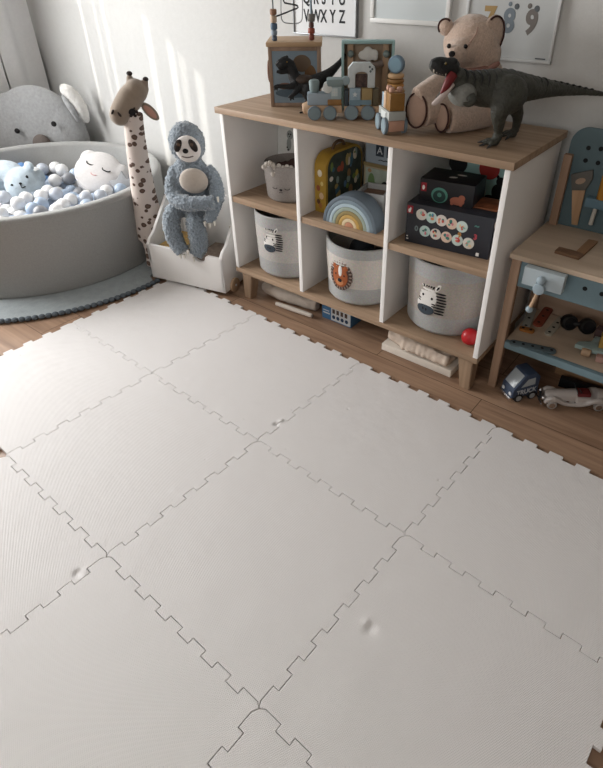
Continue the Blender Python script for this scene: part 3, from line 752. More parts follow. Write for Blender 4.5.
# greeting card behind it
f_ = frame((.085, .30, ZM+.001), R(0)); tl = Matrix.Rotation(R(-5), 4, 'X')
cdm = M('card_white', 'd3d5d3', .8, .03, 60)
ca = thing('picture_card', 'white card with a small animal drawing standing behind the felt basket', 'card', (.085, .30, ZM+.001), 0, None, tl)
F2 = f_@tl; mb = MB(F2); mb.b2((-.065, 0, 0), (.085, .004, .255), .001); mb.build('card', cdm, ca)
G = F2@Matrix.Translation((0, -.0006, 0))@Matrix.Rotation(R(90), 4, 'X')
mb = MB(G); 
for x, y, a, b2_ in ((.008, .205, .018, .02), (.004, .165, .014, .028), (.04, .165, .006, .03)): mb.ell((x, y, 0), (a, b2_, .0006))
mb.build('drawing', M('drawing_grey', '8d9391', .9), ca)
mb = MB(G)
for x, y, r_ in ((.002, .208, .004), (.014, .208, .004), (.008, .199, .003), (-.006, .15, .004), (.045, .19, .005), (.0, .14, .005)): mb.ell((x, y, .0008), (r_, r_, .0005))
mb.build('drawing_dots', mk, ca)

# ---- middle upper cubby
su = thing('toy_suitcase', 'yellow toy suitcase printed with forest animals on the middle upper shelf', 'suitcase', (.45, .09, ZM+.0005))
yel = M('suitcase_yellow', 'a3822f', .55, .08, 25)
x0, x1, y0, y1, zz, hh = .420, .478, .085, .335, ZM+.0005, .235
prof = [(y0, 0), (y1, 0), (y1, hh-.06)]+[(y1-.06+.06*math.cos(a), hh-.06+.06*math.sin(a)) for a in [PI/2*k/6 for k in range(1, 7)]]+[(y0+.06-.06*math.sin(a), hh-.06+.06*math.cos(a)) for a in [PI/2*k/6 for k in range(0, 6)]]+[(y0, hh-.06)]
S3 = Matrix(((0, 0, 1, x0), (1, 0, 0, 0), (0, 1, 0, zz), (0, 0, 0, 1)))
mb = MB(S3); mb.prism(prof, x1-x0, bev=.004); mb.build('shell', yel, su)
mb = MB(Matrix.Translation((x1-x0+.0002, 0, 0))@S3); ins = [(y0+.012+(a-y0)*.904, .008+b*.93) for a, b in prof]; mb.prism(ins, .0012); p = mb.build('forest_picture', M('picture_dark_green', '38413a', .6, .4, 28), su)
pal = ['7f8f86', '51708f', 'a08e5a', '6b7d43', 'c3b8a4', '8a6a48', 'b8a24c', '3f6272', '9a4e3a', 'd6d0c4']
rr_ = random.Random(3)
for k in range(34):
    cc = pal[k % 10]; y = rr_.uniform(y0+.03, y1-.03); z = rr_.uniform(.02, hh-.03); a = rr_.uniform(.008, .02)
    mb = MB(Matrix.Translation((x1+.0016, y, zz+z))); mb.ell((0, 0, 0), (.0008, a*.8, a*rr_.uniform(.6, 1.6)), seg=10); mb.build('painted_animal', M('paint_'+cc, cc, .6), p)
for k, (x, z, a, cc) in enumerate([(.448, .16, .014, 'd6cdb8'), (.44, .10, .012, '8a4a30'), (.455, .07, .014, 'c9aa86'), (.44, .045, .011, '5a3a24'), (.458, .12, .009, 'c7b26a'), (.45, .03, .012, '9a6a3a')]):
    mb = MB(Matrix.Translation((x, y0-.0006, zz+z))); mb.ell((0, 0, 0), (a*.8, .0008, a), seg=12); mb.build('painted_figure', M('paint_'+cc, cc, .6), su)
mb = MB(); mb.tube([(.449, .165, zz+hh-.004), (.449, .175, zz+hh+.018), (.449, .205, zz+hh+.026), (.449, .235, zz+hh+.018), (.449, .245, zz+hh-.004)], .006, 12, 2); mb.build('handle', M('leather_brown', '5b4632', .6), su)

bx = thing('puzzle_box', 'beige box with a panda picture standing at the back of the middle upper shelf', 'box', (.61, .37, ZM+.0005))
MB().b2((.49, .33, ZM+.0005), (.72, .42, ZM+.155), .002).build('carton', M('box_beige', 'b3a487', .6, .06, 25), bx)
mb = MB(); mb.b2((.50, .3285, ZM+.016), (.71, .33, ZM+.135)); mb.build('picture_panel', M('panel_sage', 'a7b2a6', .6, .12, 30), bx)
for x, z, a, b2_, cc in ((.53, .075, .018, .04, '6f8a5c'), (.55, .05, .016, .03, '7d9468'), (.60, .075, .02, .016, '23272a'), (.615, .09, .012, .012, 'dfe0dc'), (.625, .068, .018, .011, '1c1e21'), (.605, .05, .02, .010, '2a2f33'), (.66, .09, .016, .014, 'c7c0b0'), (.68, .06, .012, .02, '8fa0a8'), (.52, .125, .01, .008, 'b08d6a')):
    mb = MB(Matrix.Translation((x, .328, ZM+z))); mb.ell((0, 0, 0), (a, .0008, b2_), seg=14); mb.build('printed_animal', M('paint_'+cc, cc, .7), bx)
MB().b2((.487, .327, ZM+.142), (.723, .3295, ZM+.156)).build('lid_edge', M('lid_ochre', '8c7a55', .6), bx)
b2 = thing('letter_box', 'pale blue-grey box with dark block letters lying on the beige panda box', 'box', (.61, .37, ZM+.1555))
MB().b2((.495, .332, ZM+.1555), (.715, .418, ZM+.245), .002).build('carton', M('box_paleblue', '9aa6b0', .6, .05, 25), b2)
for k, ch in enumerate('ABC'):
    mb = MB(); mb.b2((.565+.052*k-.019, .3308, ZM+.188), (.565+.052*k+.019, .332, ZM+.232)); tl_ = mb.build('letter_tile', M('tile_navy', '2e3844', .6), b2)
    txt(ch, .04, .001, M('paper_white', 'c9ced1', .7), tl_, basis((.565+.052*k, .3304, ZM+.21), (1, 0, 0), (0, 0, 1)), 'letter')
mb = MB(); mb.tube([(.56+.012*k, .331, ZM+.172+.003*(k % 2)) for k in range(11)], .0016, 6); mb.build('script_line', mk, b2)

cr = thing('grey_crate', 'light grey open toy crate behind the rainbow stacker', 'crate', (.64, .17, ZM+.0005), R(20))
fc = frame((.645, .185, ZM+.0005), R(14)); gy = M('crate_grey', '9b9c9b', .6, .04, 30)
mb = MB(fc); hx, hy, hh2 = .058, .062, .112
for a, b3 in (((-hx, -hy, 0), (hx, -hy+.007, hh2)), ((-hx, hy-.007, 0), (hx, hy, hh2)), ((-hx, -hy+.007, 0), (-hx+.007, hy-.007, hh2)), ((hx-.007, -hy+.007, 0), (hx, hy-.007, hh2))): mb.b2(a, b3, .001)
mb.build('walls', gy, cr)
mb = MB(fc); mb.b2((-hx+.007, -hy+.007, .0), (hx-.007, hy-.007, .09)); mb.build('wooden_floor', wood('crate_floor', '6d5442', '836650', 0), cr)
for k in range(6):
    mb = MB(fc); a = 2*PI*k/6; mb.ell((hx+.0004, -.01+.012*math.cos(a), .055+.012*math.sin(a)), (.0008, .008, .006)); mb.build('flower_petal', slate, cr)

rb_ = thing('rainbow_stacker', 'wooden rainbow stacker in muted blue, sage and ochre on the middle upper shelf', 'toy', (.62, .05, ZM+.0005), R(3))
fr_ = frame((.632, .03, ZM+.0005), R(3)); rc = ['5f6b75', '788893', 'a4b6c0', '94a094', '8f7e52', 'bd9a58', 'd9c6a2', 'b98468']
ro = .122; wd = .0138
for k, cc in enumerate(rc):
    r1 = ro-k*wd*1.06; r2 = r1-wd if k < 7 else 0
    po = [(r1*math.cos(a), r1*math.sin(a)) for a in [PI*i/32 for i in range(33)]]
    po += [(r2*math.cos(a), r2*math.sin(a)) for a in [PI-PI*i/32 for i in range(33)]] if r2 else []
    mb = MB(fr_@Matrix(((1, 0, 0, 0), (0, 0, 1, 0), (0, 1, 0, 0), (0, 0, 0, 1)))); mb.prism(po, .075, bev=.0018); mb.build('arch', M('arch_'+cc, cc, .55, .05, 30), rb_)

# ---- right upper cubby
charc = M('box_charcoal', '2a2c33', .5, .05, 20)
def disc(mb, x, y, r_, z=0): return mb.ell((x, y, z), (r_, r_, .0008), seg=20)
FA = frame((.870, .050, ZM+.0005), R(6.5)); BWd, BDp, BHt = .312, .186, .148
bb = thing('board_game_box', 'large charcoal game box with two rows of round animal pictures on the right upper shelf', 'box', FA.translation, R(6.5))
mb = MB(FA); mb.b2((0, 0, 0), (BWd, BDp, BHt), .0015); mb.build('carton', charc, bb)
FF = FA@Matrix.Rotation(R(90), 4, 'X'); FF = FA@Matrix(((1, 0, 0, 0), (0, 0, -1, -.0006), (0, 1, 0, 0), (0, 0, 0, 1)))
mb = MB(FF); mb.b2((.002, .110, 0), (.024, .138, .0008)); p = mb.build('red_badge', M('badge_red', '8e1f2b', .6), bb)
mb = MB(FF); mb.ell((.011, .120, .001), (.005, .007, .0006)); mb.ell((.015, .127, .001), (.0025, .005, .0006)); mb.build('badge_emblem', mkw, p)
rr_ = random.Random(5); pal2 = ['c0564a', '5f9a86', 'd58a5c', '4b86a0', 'e0c49a', '3d7a70', 'c77b86', '2c3b44', 'b5423f', '86b7a5']
for row, (xs, ys, dx, dy) in enumerate(((.057, .113, .0375, -.0035), (.075, .055, .0405, -.0025))):
    for k in range(5):
        x, y = xs+dx*k, ys+dy*k
        mb = MB(FF); disc(mb, x, y, .0205); d_ = mb.build('picture_disc', M('disc_'+('cfcbc2', 'b9cfcb', 'd5cfc8', 'd9c0ae', 'c3d2cd')[(k+row) % 5], ('cfcbc2', 'b9cfcb', 'd5cfc8', 'd9c0ae', 'c3d2cd')[(k+row) % 5], .6), bb)
        for q_ in range(5):
            cc = pal2[rr_.randrange(10)]; a = rr_.uniform(0, 6.28); r_ = rr_.uniform(.003, .011)
            mb = MB(FF); mb.ell((x+r_*math.cos(a), y+r_*math.sin(a), .0009+.0003*q_), (rr_.uniform(.003, .007), rr_.uniform(.003, .007), .0005), seg=10); mb.build('printed_animal', M('paint_'+cc, cc, .6), d_)
for ch, x, y, cc in (('0', .042, .058, '6f7d80'), ('9', .202, .067, 'b07a3a'), ('3', .258, .072, 'a8434d'), ('~', .258, .112, '4b7d74')):
    txt(ch, .026, .0008, M('num_'+cc, cc, .6), bb, FF@Matrix.Translation((x, y, .0004)), 'printed_number', 1, .001)
mb = MB(FF); mb.b2((.268, .006, 0), (.279, .018, .0008)); mb.build('safety_mark', mkw, bb)
mb = MB(FF); mb.b2((.006, .012, 0), (.014, .016, .0008)); mb.b2((.006, .022, 0), (.012, .026, .0008)); mb.build('age_mark', mkw, bb)
FS = FA@Matrix(((0, 0, 1, BWd+.0006), (1, 0, 0, 0), (0, 1, 0, 0), (0, 0, 0, 1)))
for y, z, a, cc in ((.02, .12, .012, 'c9b9ad'), (.05, .08, .016, 'cfc4b0'), (.04, .04, .012, '8e9d8b'), (.08, .11, .014, 'a0463f'), (.09, .05, .018, '6a8f92')):
    mb = MB(FS); mb.ell((y, z, 0), (a*.7, a, .0007)); mb.build('side_print', M('paint_'+cc, cc, .6), bb)
FS2 = frame((.890, .092, ZM+.1495), R(8)); s2 = thing('small_game_box', 'small black game box lying on the large charcoal game box', 'box', FS2.translation, R(8))
mb = MB(FS2); mb.b2((0, 0, 0), (.195, .135, .078), .0015); mb.build('carton', M('box_black', '1b1b1f', .5, .05, 20), s2)
F4 = FS2@Matrix(((1, 0, 0, 0), (0, 0, -1, -.0006), (0, 1, 0, 0), (0, 0, 0, 1)))
mb = MB(F4); mb.b2((.006, .034, 0), (.026, .064, .0008)); p = mb.build('red_badge', M('badge_red', '8e1f2b', .6), s2)
mb = MB(F4); mb.ell((.015, .047, .001), (.005, .008, .0006)); mb.build('badge_emblem', mkw, p)
mb = MB(F4); mb.ell((.075, .028, 0), (.030, .027, .0009)); rg = mb.build('green_animal', M('print_seagreen', '4d8577', .6), s2)
mb = MB(F4); mb.ell((.075, .025, .0008), (.023, .021, .0006)); mb.build('animal_outline', M('print_deepgreen', '223c3a', .6), rg)
mb = MB(F4); mb.ell((.075, .030, .0014), (.008, .008, .0006)); mb.build('animal_eye', M('print_seagreen', '4d8577', .6), rg)
mb = MB(F4); mb.ell((.140, .018, 0), (.026, .014, .0009)); mb.ell((.155, .030, 0), (.012, .011, .0009)); mb.ell((.122, .008, 0), (.006, .007, .0009)); mb.ell((.154, .008, 0), (.006, .007, .0009)); mb.build('brown_animal', M('print_brown', '9b5c48', .6), s2)
mb = MB(FS2); mb.ell((.10, .055, .0785), (.015, .008, .0008), Matrix.Rotation(R(20), 4, 'Z')); mb.ell((.12, .09, .0785), (.018, .007, .0008)); mb.build('lid_print', mkw, s2)
# picture board at the back
pb = thing('picture_board', 'pale teal picture board with a black bear at the back of the right upper shelf', 'picture', (1.03, .425, ZM+.001))
MB().b2((.845, .424, ZM+.001), (1.21, .434, ZM+.325), .001).build('board', M('board_teal', 'abd2ce', .7, .06, 14), pb)
def flat(x, z, a, b_, cc, nm):
    mb = MB(Matrix.Translation((x, .4232, ZM+z))); mb.ell((0, 0, 0), (a, .0009, b_), seg=18); return mb.build(nm, M('paint_'+cc, cc, .7), pb)
flat(.87, .195, .040, .040, '1f2022', 'dark_balloon'); flat(1.0, .195, .042, .040, 'b03a36', 'red_balloon'); flat(.93, .150, .06, .018, '3f8a86', 'green_hill')
flat(1.045, .115, .024, .030, '17181b', 'bear_body'); flat(1.052, .155, .018, .018, '17181b', 'bear_head'); flat(1.039, .172, .006, .007, '17181b', 'bear_ear'); flat(1.065, .172, .006, .007, '17181b', 'bear_ear'); flat(1.022, .088, .026, .010, '17181b', 'bear_leg')
flat(1.085, .12, .010, .045, '3b4a4e', 'tree_trunk'); flat(.97, .10, .03, .028, 'c4cfc8', 'white_animal')
fl_ = MB(FA); fl_.b2((.215, .06, BHt+.0008), (.30, .165, BHt+.007), .001)
tag(fl_.build('picture_book', M('book_multi', '7e4b2f', .6, .5, 30)), 'thin red and green picture book on the right end of the charcoal game box', 'book')

# ---- under the shelf
pi = MB(); pi.tube([(.075, .12, .040), (.16, .105, .040), (.27, .11, .036), (.39, .13, .034)], [.036, .038, .034, .030], 18, 2)
tag(soft(pi.build('rolled_cloth', M('cloth_greige', 'bcb1a6', .95, .06, 40, bump=.3, bs=80)), .007, .012, .05), 'greige rolled cloth on the floor under the left end of the shelf', 'cloth')
pi = MB(); pi.tube([(.20, .045, .014), (.30, .052, .015), (.41, .062, .014)], [.010, .0125, .010], 14, 2)
tag(soft(pi.build('cloth_strap', M('cloth_greige2', 'c9c0b6', .95, .06, 40)), .004), 'pale narrow cloth roll in front of the greige roll under the shelf', 'cloth')
bk = thing('blue_box', 'blue and white printed box lying on the floor under the middle of the shelf', 'box', (.52, .14, 0))
MB().b2((.437, .10, .0005), (.60, .22, .078), .0015).build('carton', M('box_blue', '3c6488', .6, .06, 30), bk)
MB().b2((.49, .0985, .006), (.598, .10, .072)).build('print_panel', M('panel_white', 'b6b9ba', .6), bk)
for k in range(4): MB().b2((.498+.023*k, .0978, .044), (.512+.023*k, .0987, .066)).build('photo', M('paint_4a3b35', '4a3b35', .6, .3, 60), bk)
for k in range(4): MB().ell((.505+.024*k, .0982, .025), (.009, .0008, .010), seg=14).build('printed_mark', M('print_navy', '1f3450', .6), bk)
mb = MB(); mb.b2((.444, .0985, .03), (.482, .1, .036)); mb.b2((.444, .0985, .044), (.478, .1, .048)); mb.build('print_line', M('panel_white', 'b6b9ba', .6), bk)
tr = MB(); tr.b2((.80, .045, .0005), (1.125, .38, .034), .004); tag(tr.build('foam_board', M('board_cream', 'dcd4c9', .8, .03, 40)), 'flat cream padded board on the floor under the right part of the shelf', 'board')
fcb = thing('folded_cloth', 'crumpled beige cloth lying on the cream board under the shelf', 'cloth', (.96, .2, .041))
mb = MB(); rr_ = random.Random(9)
mb.tube([(.815, .09, .068), (.90, .075, .070), (1.0, .07, .066), (1.105, .075, .060)], [.028, .030, .027, .022], 16, 2)
mb.box((.96, .19, .064), (.30, .24, .05), bev=.02)
for k in range(9):
    x = .90+.024*k; mb.tube([(x, .055, .046), (x+.006, .040, .062), (x+.003, .062, .088)], [.009, .012, .011], 10, 1)
soft(mb.build('cloth', M('cloth_beige', 'cdbdae', .95, .1, 40, bump=.3, bs=100), fcb), .006, .012, .03)

# ------------------------------------------------------------------ things on the shelf top
TA = math.atan2(rt.y, rt.x)                              # the toys are lined up at this angle on the board
Z0 = ZT+.0006
# activity cube
CO = V((.178, .118, Z0)); FC = frame(CO, TA); cw, cdp = .200, .19
ch_ = fp(270, 47, (CO.x, CO.y)).z-Z0
cube = thing('activity_cube', 'wooden activity cube with bead wires on top, behind the black raptor', 'toy', CO, TA)
cblue = M('cube_blue', '7f909d', .6, .05, 20)
mb = MB(FC); tk = .014
for a, b in (((0, 0, 0), (tk, cdp, ch_)), ((cw-tk, 0, 0), (cw, cdp, ch_)), ((tk, 0, 0), (cw-tk, tk, tk)), ((tk, 0, ch_-tk), (cw-tk, tk, ch_)), ((tk, cdp-tk, 0), (cw-tk, cdp, ch_))): mb.b2(a, b, .002)
mb.build('frame', wood('cube_wood', '866f5e', '9e8673', 2, .8), cube)
mb = MB(FC); mb.b2((tk, .004, tk), (cw-tk, .010, ch_-tk)); pn = mb.build('front_panel', cblue, cube)
FCF = FC@Matrix(((1, 0, 0, 0), (0, 0, -1, .0036), (0, 1, 0, 0), (0, 0, 0, 1)))
for x, y, a, b, cc, nm in ((.128, .155, .035, .03, '6c5c4d', 'brown_shape'), (.06, .075, .03, .012, '75594c', 'red_brown_shape'), (.16, .10, .025, .05, '74583c', 'tree_shape'), (.10, .05, .08, .018, '4f606d', 'water_shape')):
    mb = MB(FCF); mb.ell((x, y, 0), (a, b, .0009)); mb.build(nm, M('paint_'+cc, cc, .7), pn)
mb = MB(FC); mb.b2((-.006, -.006, ch_), (cw+.006, cdp+.006, ch_+.016), .003); mb.build('lid', wood('cube_lid', 'a98c6c', 'c2a585', 0, .8), cube)
zt2 = ch_+.016
wm = M('wire_grey', '4e5357', .4, metal=.3); wb = M('wire_bluegrey', '7b8b96', .4)
def FCp(px, py, d): return fp(px, py, (CO.x, CO.y), -d)
def loc2w(x, y, z): return FC@V((x, y, z))
mb = MB(); a = loc2w(.026, .03, zt2); mb.tube([a, a+V((0, 0, .34))], .0024, 8); mb.build('bead_wire', wm, cube)
mb = MB(); a2 = loc2w(.166, .05, zt2); mb.tube([a2, a2+V((0, 0, .34))], .0042, 10); mb.build('bead_wire', wb, cube)
P = lambda x, y: fp(x, y, (a.x, a.y))
mb = MB(); mb.tube([P(274.5, 17), P(284, 13.5), P(291, 10.5), P(298.5, 8), P(297, 5), P(290, 4), P(283, 2.5), P(285, -4), P(296, -8)], .0028, 8, 1); mb.build('wavy_wire', M('wire_dark', '3a3c40', .4), cube)
mb = MB(); mb.tube([P(281, -12), P(281, 18), P(283, 22), P(287, 23.3), P(297, 23.6), P(301, 22), P(302.5, 18), P(302.5, -12)], .0018, 8, 1); mb.build('loop_wire', M('wire_light', '8d9193', .4), cube)
def bead(x, z0, h, r_, cc, base, nm='bead'):
    mb = MB(); mb.cyl(base+V((0, 0, z0)), base+V((0, 0, z0+h)), r_, bev=r_*.35, seg=18); mb.build(nm, M('bead_'+cc, cc, .5), cube)
for z0, h, r_, cc in ((.001, .018, .010, '4c5866'), (.0195, .018, .012, '8795a3'), (.038, .022, .013, '4e6478'), (.061, .024, .012, 'b9a48e'), (.086, .020, .013, '8d6b55')): bead(0, z0, h, r_, cc, a)
for z0, h, r_, cc in ((.001, .020, .011, '7a4336'), (.022, .020, .013, '8f4a3a'), (.043, .018, .010, '5b3a33'), (.062, .026, .014, '73706c')): bead(0, z0, h, r_, cc, a2)
for k, y in enumerate((.06, .13)):
    mb = MB(FC); mb.ell((-.006, y, .12+.04*k), (.006, .03, .04)); mb.build('side_gear', M('gear_brown', '6b4a3c', .6), cube)

# black raptor
rp_ = (.318, .108); ps = 1/ppm(fp(300, 85, rp_)); rap = thing('raptor', 'black dinosaur toy with clawed arms leaping in front of the activity cube', 'toy dinosaur', (rp_[0], rp_[1], Z0))
ras = M('raptor_skin', '151618', .6, .3, 60, bump=.8, bs=160); rar = M('raptor_brown', '3a2d24', .6, .3, 60, bump=.6, bs=160)
q = lambda x, y, d=0: fp(x, y, rp_, d)
def chain(mb, lst, seg=14, sm=1): return mb.tube([q(x, y, d) for x, y, r_, d in lst], [r_*1.18*ps for x, y, r_, d in lst], seg, sm)
mb = MB(); chain(mb, [(278, 68, 2.0, .012), (283, 63.5, 3.6, .01), (289, 63, 4.4, .0), (292, 69, 4.2, 0), (294, 77, 5.0, 0), (300, 84, 7.2, 0), (309, 86, 8.0, 0), (317, 82, 6.5, 0), (324, 77, 4.8, -.01), (331, 72, 3.6, -.02), (337, 66, 2.8, -.03), (342, 60, 2.0, -.045), (345, 54, 1.0, -.06)], 18)
chain(mb, [(276, 65.5, 1.6, .012), (281, 61, 2.6, .01), (288, 59.5, 3.4, 0)]); chain(mb, [(276.5, 71.5, 1.1, .012), (281, 72.5, 1.8, .01), (288, 70, 2.6, 0)])
chain(mb, [(296, 84, 3.2, .02), (290, 87, 2.3, .03), (283, 86.5, 1.7, .035), (277, 86, 1.5, .04)], 10); chain(mb, [(299, 87, 3.2, .02), (296, 92, 2.3, .03), (292, 95.5, 1.7, .04)], 10)
for x, y in ((273.5, 87.5), (274.5, 90.5), (277.5, 91)): chain(mb, [(277, 86, 1.3, .04), ((277+x)/2-.6, (86+y)/2-.5, 1.0, .042), (x, y, .5, .044)], 8)
for x, y in ((288, 98), (290.5, 101), (294, 100)): chain(mb, [(292, 95, 1.3, .04), ((292+x)/2-.5, (95+y)/2, 1.0, .042), (x, y, .5, .044)], 8)
chain(mb, [(309, 87, 6.5, .02), (307, 94, 5.0, .03), (309, 99, 2.8, .02), (306, 104, 2.2, .015)], 12)
chain(mb, [(314, 87, 5, -.02), (316, 95, 3.6, -.03), (318, 101, 2.4, -.03)], 12)
g = q(306, 104, .015); zf0 = Z0+.004
mb.tube([g, V((g.x, g.y, zf0+.006)), V((g.x, g.y, zf0))+HN*-.012], [.009, .008, .006], 10)
for dx in (-.012, 0, .012): mb.tube([V((g.x, g.y, zf0)), V((g.x, g.y, zf0))-HN*.02+rt*(dx-.012)], [.0055, .003], 8)
g = q(318, 101, -.03); mb.tube([g, V((g.x, g.y, zf0+.006)), V((g.x, g.y, zf0))+HN*-.010-rt*.012], [.009, .008, .0045], 10)
soft(mb.build('body', ras, rap), .0022, .0016, .006, it=1)
mb = MB(); mb.ell(q(304, 80, .012), (10*ps, 6*ps, 5*ps), RK); soft(mb.build('brown_back', rar, rap), .003, .002, .006, it=1)
mb = MB(); mb.ell(q(287, 62, .02), .0022); mb.build('eye', M('eye_amber', 'a07a30', .2), rap)
# train
tw = .036
def wheel(mb_fr, par, x, y, r_, mat=slate):
    mb = MB(mb_fr); mb.cyl((x, y, r_), (x, y+.011, r_), r_, bev=.002, seg=28); w = mb.build('wheel', mat, par)
    mb = MB(mb_fr); mb.cyl((x, y-.0008, r_), (x, y+.001, r_), r_*.82, seg=28); mb.build('wheel_face', bluegrey, w); return w
EO = V((.440, .022, Z0)); FE = frame(EO, TA); eng = thing('toy_engine', 'wooden toy locomotive with grey-blue chimney and cab on the shelf top', 'toy train', EO, TA)
pz = 1/ppm(EO); 
mb = MB(FE); mb.box((.066, .038, .036), (.128, .05, .026), bev=.004); mb.cyl((.008, .038, .036), (-.014, .038, .034), .024, .017, bev=.004); mb.build('chassis', natural, eng)
for x in (.03, .086):
    for y in (0, .066): wheel(FE, eng, x, y, .0245)
mb = MB(FE); mb.box((.048, .038, .069), (.086, .048, .040), bev=.004); mb.build('boiler', M('train_lightblue', '93a1ac', .55), eng)
mb = MB(FE); mb.cyl((.030, .038, .0892), (.030, .038, .126), .016, .0195, bev=.003); mb.ell((.030, .038, .126), (.0185, .0185, .007)); mb.build('chimney', duskgreen, eng)
mb = MB(FE); mb.box((.103, .038, .092), (.048, .046, .048), bev=.003); cb = mb.build('cab', M('train_paleblue', '9aabb0', .55), eng)
mb = MB(FE); mb.cyl((.078, .012, .106), (.078, .064, .106), .016, bev=.002); mb.build('cab_front', M('train_white', 'c9ccca', .55), eng)
mb = MB(FE); mb.box((.105, .038, .123), (.060, .054, .026), bev=.006); mb.build('roof', duskgreen, eng)
mb = MB(FE)
mb.b2((.092, .0135, .080), (.114, .0152, .106)); mb.build('window', M('train_window', 'b9c6c8', .5), cb)
mb = MB(FE); mb.b2((.1022, .0128, .080), (.1038, .0138, .106)); mb.b2((.092, .0128, .0923), (.114, .0138, .0937)); mb.build('window_bars', M('train_white', 'c9ccca', .55), cb)
mb = MB(FE); mb.b2((.078, .010, .050), (.128, .066, .069), .003); mb.build('wooden_block', M('block_brown', '8f6a3e', .6, .15, 60), eng)
WO = V((.549, .106, Z0)); FW = frame(WO, TA-R(2)); wg = thing('toy_wagon', 'toy train wagon with pale blue and ochre blocks and a white arch block', 'toy train', WO, TA)
mb = MB(FW); mb.box((.066, .038, .036), (.135, .05, .022), bev=.004); mb.build('chassis', natural, wg)
for x in (.026, .086): 
    for y in (0, .066): wheel(FW, wg, x, y, .0255)
mb = MB(FW); mb.b2((.018, .010, .048), (.058, .066, .106), .003); b_ = mb.build('star_block', M('block_blue', '8ea3b1', .6, .08, 40), wg)
st = [( (.010 if k % 2 == 0 else .0045)*math.cos(PI/2+PI*k/5), (.010 if k % 2 == 0 else .0045)*math.sin(PI/2+PI*k/5)) for k in range(10)]
mb = MB(FW@Matrix(((1, 0, 0, .038), (0, 0, -1, .0099), (0, 1, 0, .086), (0, 0, 0, 1)))); mb.prism(st, .0009); mb.build('star', M('star_white', 'c9d2d4', .6), b_)
mb = MB(FW); mb.b2((.062, .010, .048), (.100, .066, .106), .003); mb.build('ochre_block', M('block_ochre', '97835a', .6, .08, 40), wg)
mb = MB(FW); mb.b2((.102, .012, .048), (.124, .064, .102), .003); mb.build('dark_block', M('block_olive', '5b5340', .6, .1, 40), wg)
mb = MB(FW); mb.b2((.0, .014, .046), (.0155, .062, .098), .003); mb.build('slate_block', M('block_slate', '39434a', .6), wg)
mb = MB(FW); mb.b2((.020, .0088, .052), (.097, .0102, .068)); mb.build('blue_band', M('block_band', '6e8794', .6), wg)
po = [(.012, 0), (.012, .062), (.028, .080), (.090, .080), (.108, .062), (.108, 0), (.082, 0), (.082, .040)]+[(.060+.022*math.cos(t), .040+.012*math.sin(t)) for t in [PI*k/8 for k in range(1, 8)]]+[(.038, .040), (.038, 0)]
mb = MB(FW@Matrix(((1, 0, 0, 0), (0, 0, 1, .018), (0, 1, 0, .1065), (0, 0, 0, 1)))); mb.prism(po, .034, bev=.003); ab = mb.build('arch_block', M('block_white', 'bcc4c6', .6, .08, 40), wg)
mb = MB(FW); mb.b2((.039, .028, .1068), (.081, .046, .148)); mb.build('arch_picture', M('picture_dark', '4a3a35', .6, .6, 80), wg)
mb = MB(FW); mb.cyl((.004, .014, .130), (.004, .026, .130), .015, bev=.003); mb.build('blue_disc', M('disc_blue', '8a9ba1', .6), wg)
for x, z in ((.088, .174), (.097, .167), (.091, .160)):
    mb = MB(FW); mb.ell((x, .0172, z), (.004, .001, .004), seg=10); mb.build('printed_dot', M('dot_grey', '5b676b', .6), ab)
# third wagon seen end-on
VO = V((.700, .090, Z0)); FV = frame(VO, R(-40)); vg = thing('toy_wagon', 'toy train wagon seen end-on with mustard blocks in front of the ring stack', 'toy train', VO, R(-40))
mb = MB(FV); mb.b2((0, .008, .012), (.118, .062, .046), .003); mb.build('chassis', pinkwood, vg)
for x in (.022, .092):
    for y in (-.004, .063): wheel(FV, vg, x, y, .0265)
mb = MB(FV); mb.b2((.001, .006, .0465), (.119, .064, .074), .003); mb.build('grey_band', M('wagon_grey', 'a3a7a4', .6), vg)
mb = MB(FV); mb.b2((.04, .003, .046), (.09, .0058, .070), .001); mb.build('white_side', M('wagon_white', 'c3c8c6', .6), vg)
mb = MB(FV); mb.b2((.066, .010, .0745), (.112, .060, .128), .003); mb.build('mustard_block', M('block_mustard', '85602f', .6, .1, 50), vg)
mb = MB(FV); mb.b2((.040, .010, .0745), (.062, .060, .126), .003); mb.build('natural_block', natural, vg)
mb = MB(FV); mb.b2((.014, .012, .0745), (.036, .058, .120), .003); mb.build('blue_block', M('block_blue', '8ea3b1', .6, .08, 40), vg)
for x, y in ((.088, .022), (.088, .048), (.051, .024)):
    mb = MB(FV); mb.cyl((x, y, .1285), (x, y, .144), .009, bev=.003); mb.build('peg', pinkwood, vg)

# mint play frame
HO = V((.437, .238, Z0)); FH = frame(HO, TA-R(3)); hs_ = thing('play_frame', 'mint framed wooden play box with a white cloud behind the toy train', 'toy', HO, TA)
hw, hd, hh_ = .196, .05, fp(342, 41, (HO.x, HO.y)).z-Z0
mint = M('mint_paint', '93b3b3', .55)
mb = MB(FH); k_t = .010
for a, b in (((0, 0, 0), (k_t, hd, hh_)), ((hw-k_t, 0, 0), (hw, hd, hh_)), ((k_t, 0, hh_-k_t), (hw-k_t, hd, hh_)), ((k_t, 0, 0), (hw-k_t, hd, k_t))): mb.b2(a, b, .0015)
mb.build('frame', mint, hs_)
mb = MB(FH); mb.b2((k_t, hd-.01, k_t), (hw-k_t, hd-.002, hh_-k_t)); mb.build('back_panel', M('panel_brown', 'ab9680', .6, .08, 30), hs_)
for x in (.022, hw-.042):
    mb = MB(FH); mb.b2((x, .022, k_t), (x+.022, .034, hh_-k_t), .002); mb.build('wooden_bar', natural, hs_)
mb = MB(FH)
for x, z, r_ in ((.078, 0, .016), (.098, .010, .02), (.120, .004, .017), (.10, -.004, .018), (.082, -.004, .014), (.124, -.006, .013)): mb.ell((x, .012, hh_-.048+z), (r_, .006, r_))
soft(mb.build('cloud', M('cloud_white', 'd0d0cc', .6), hs_), .003)
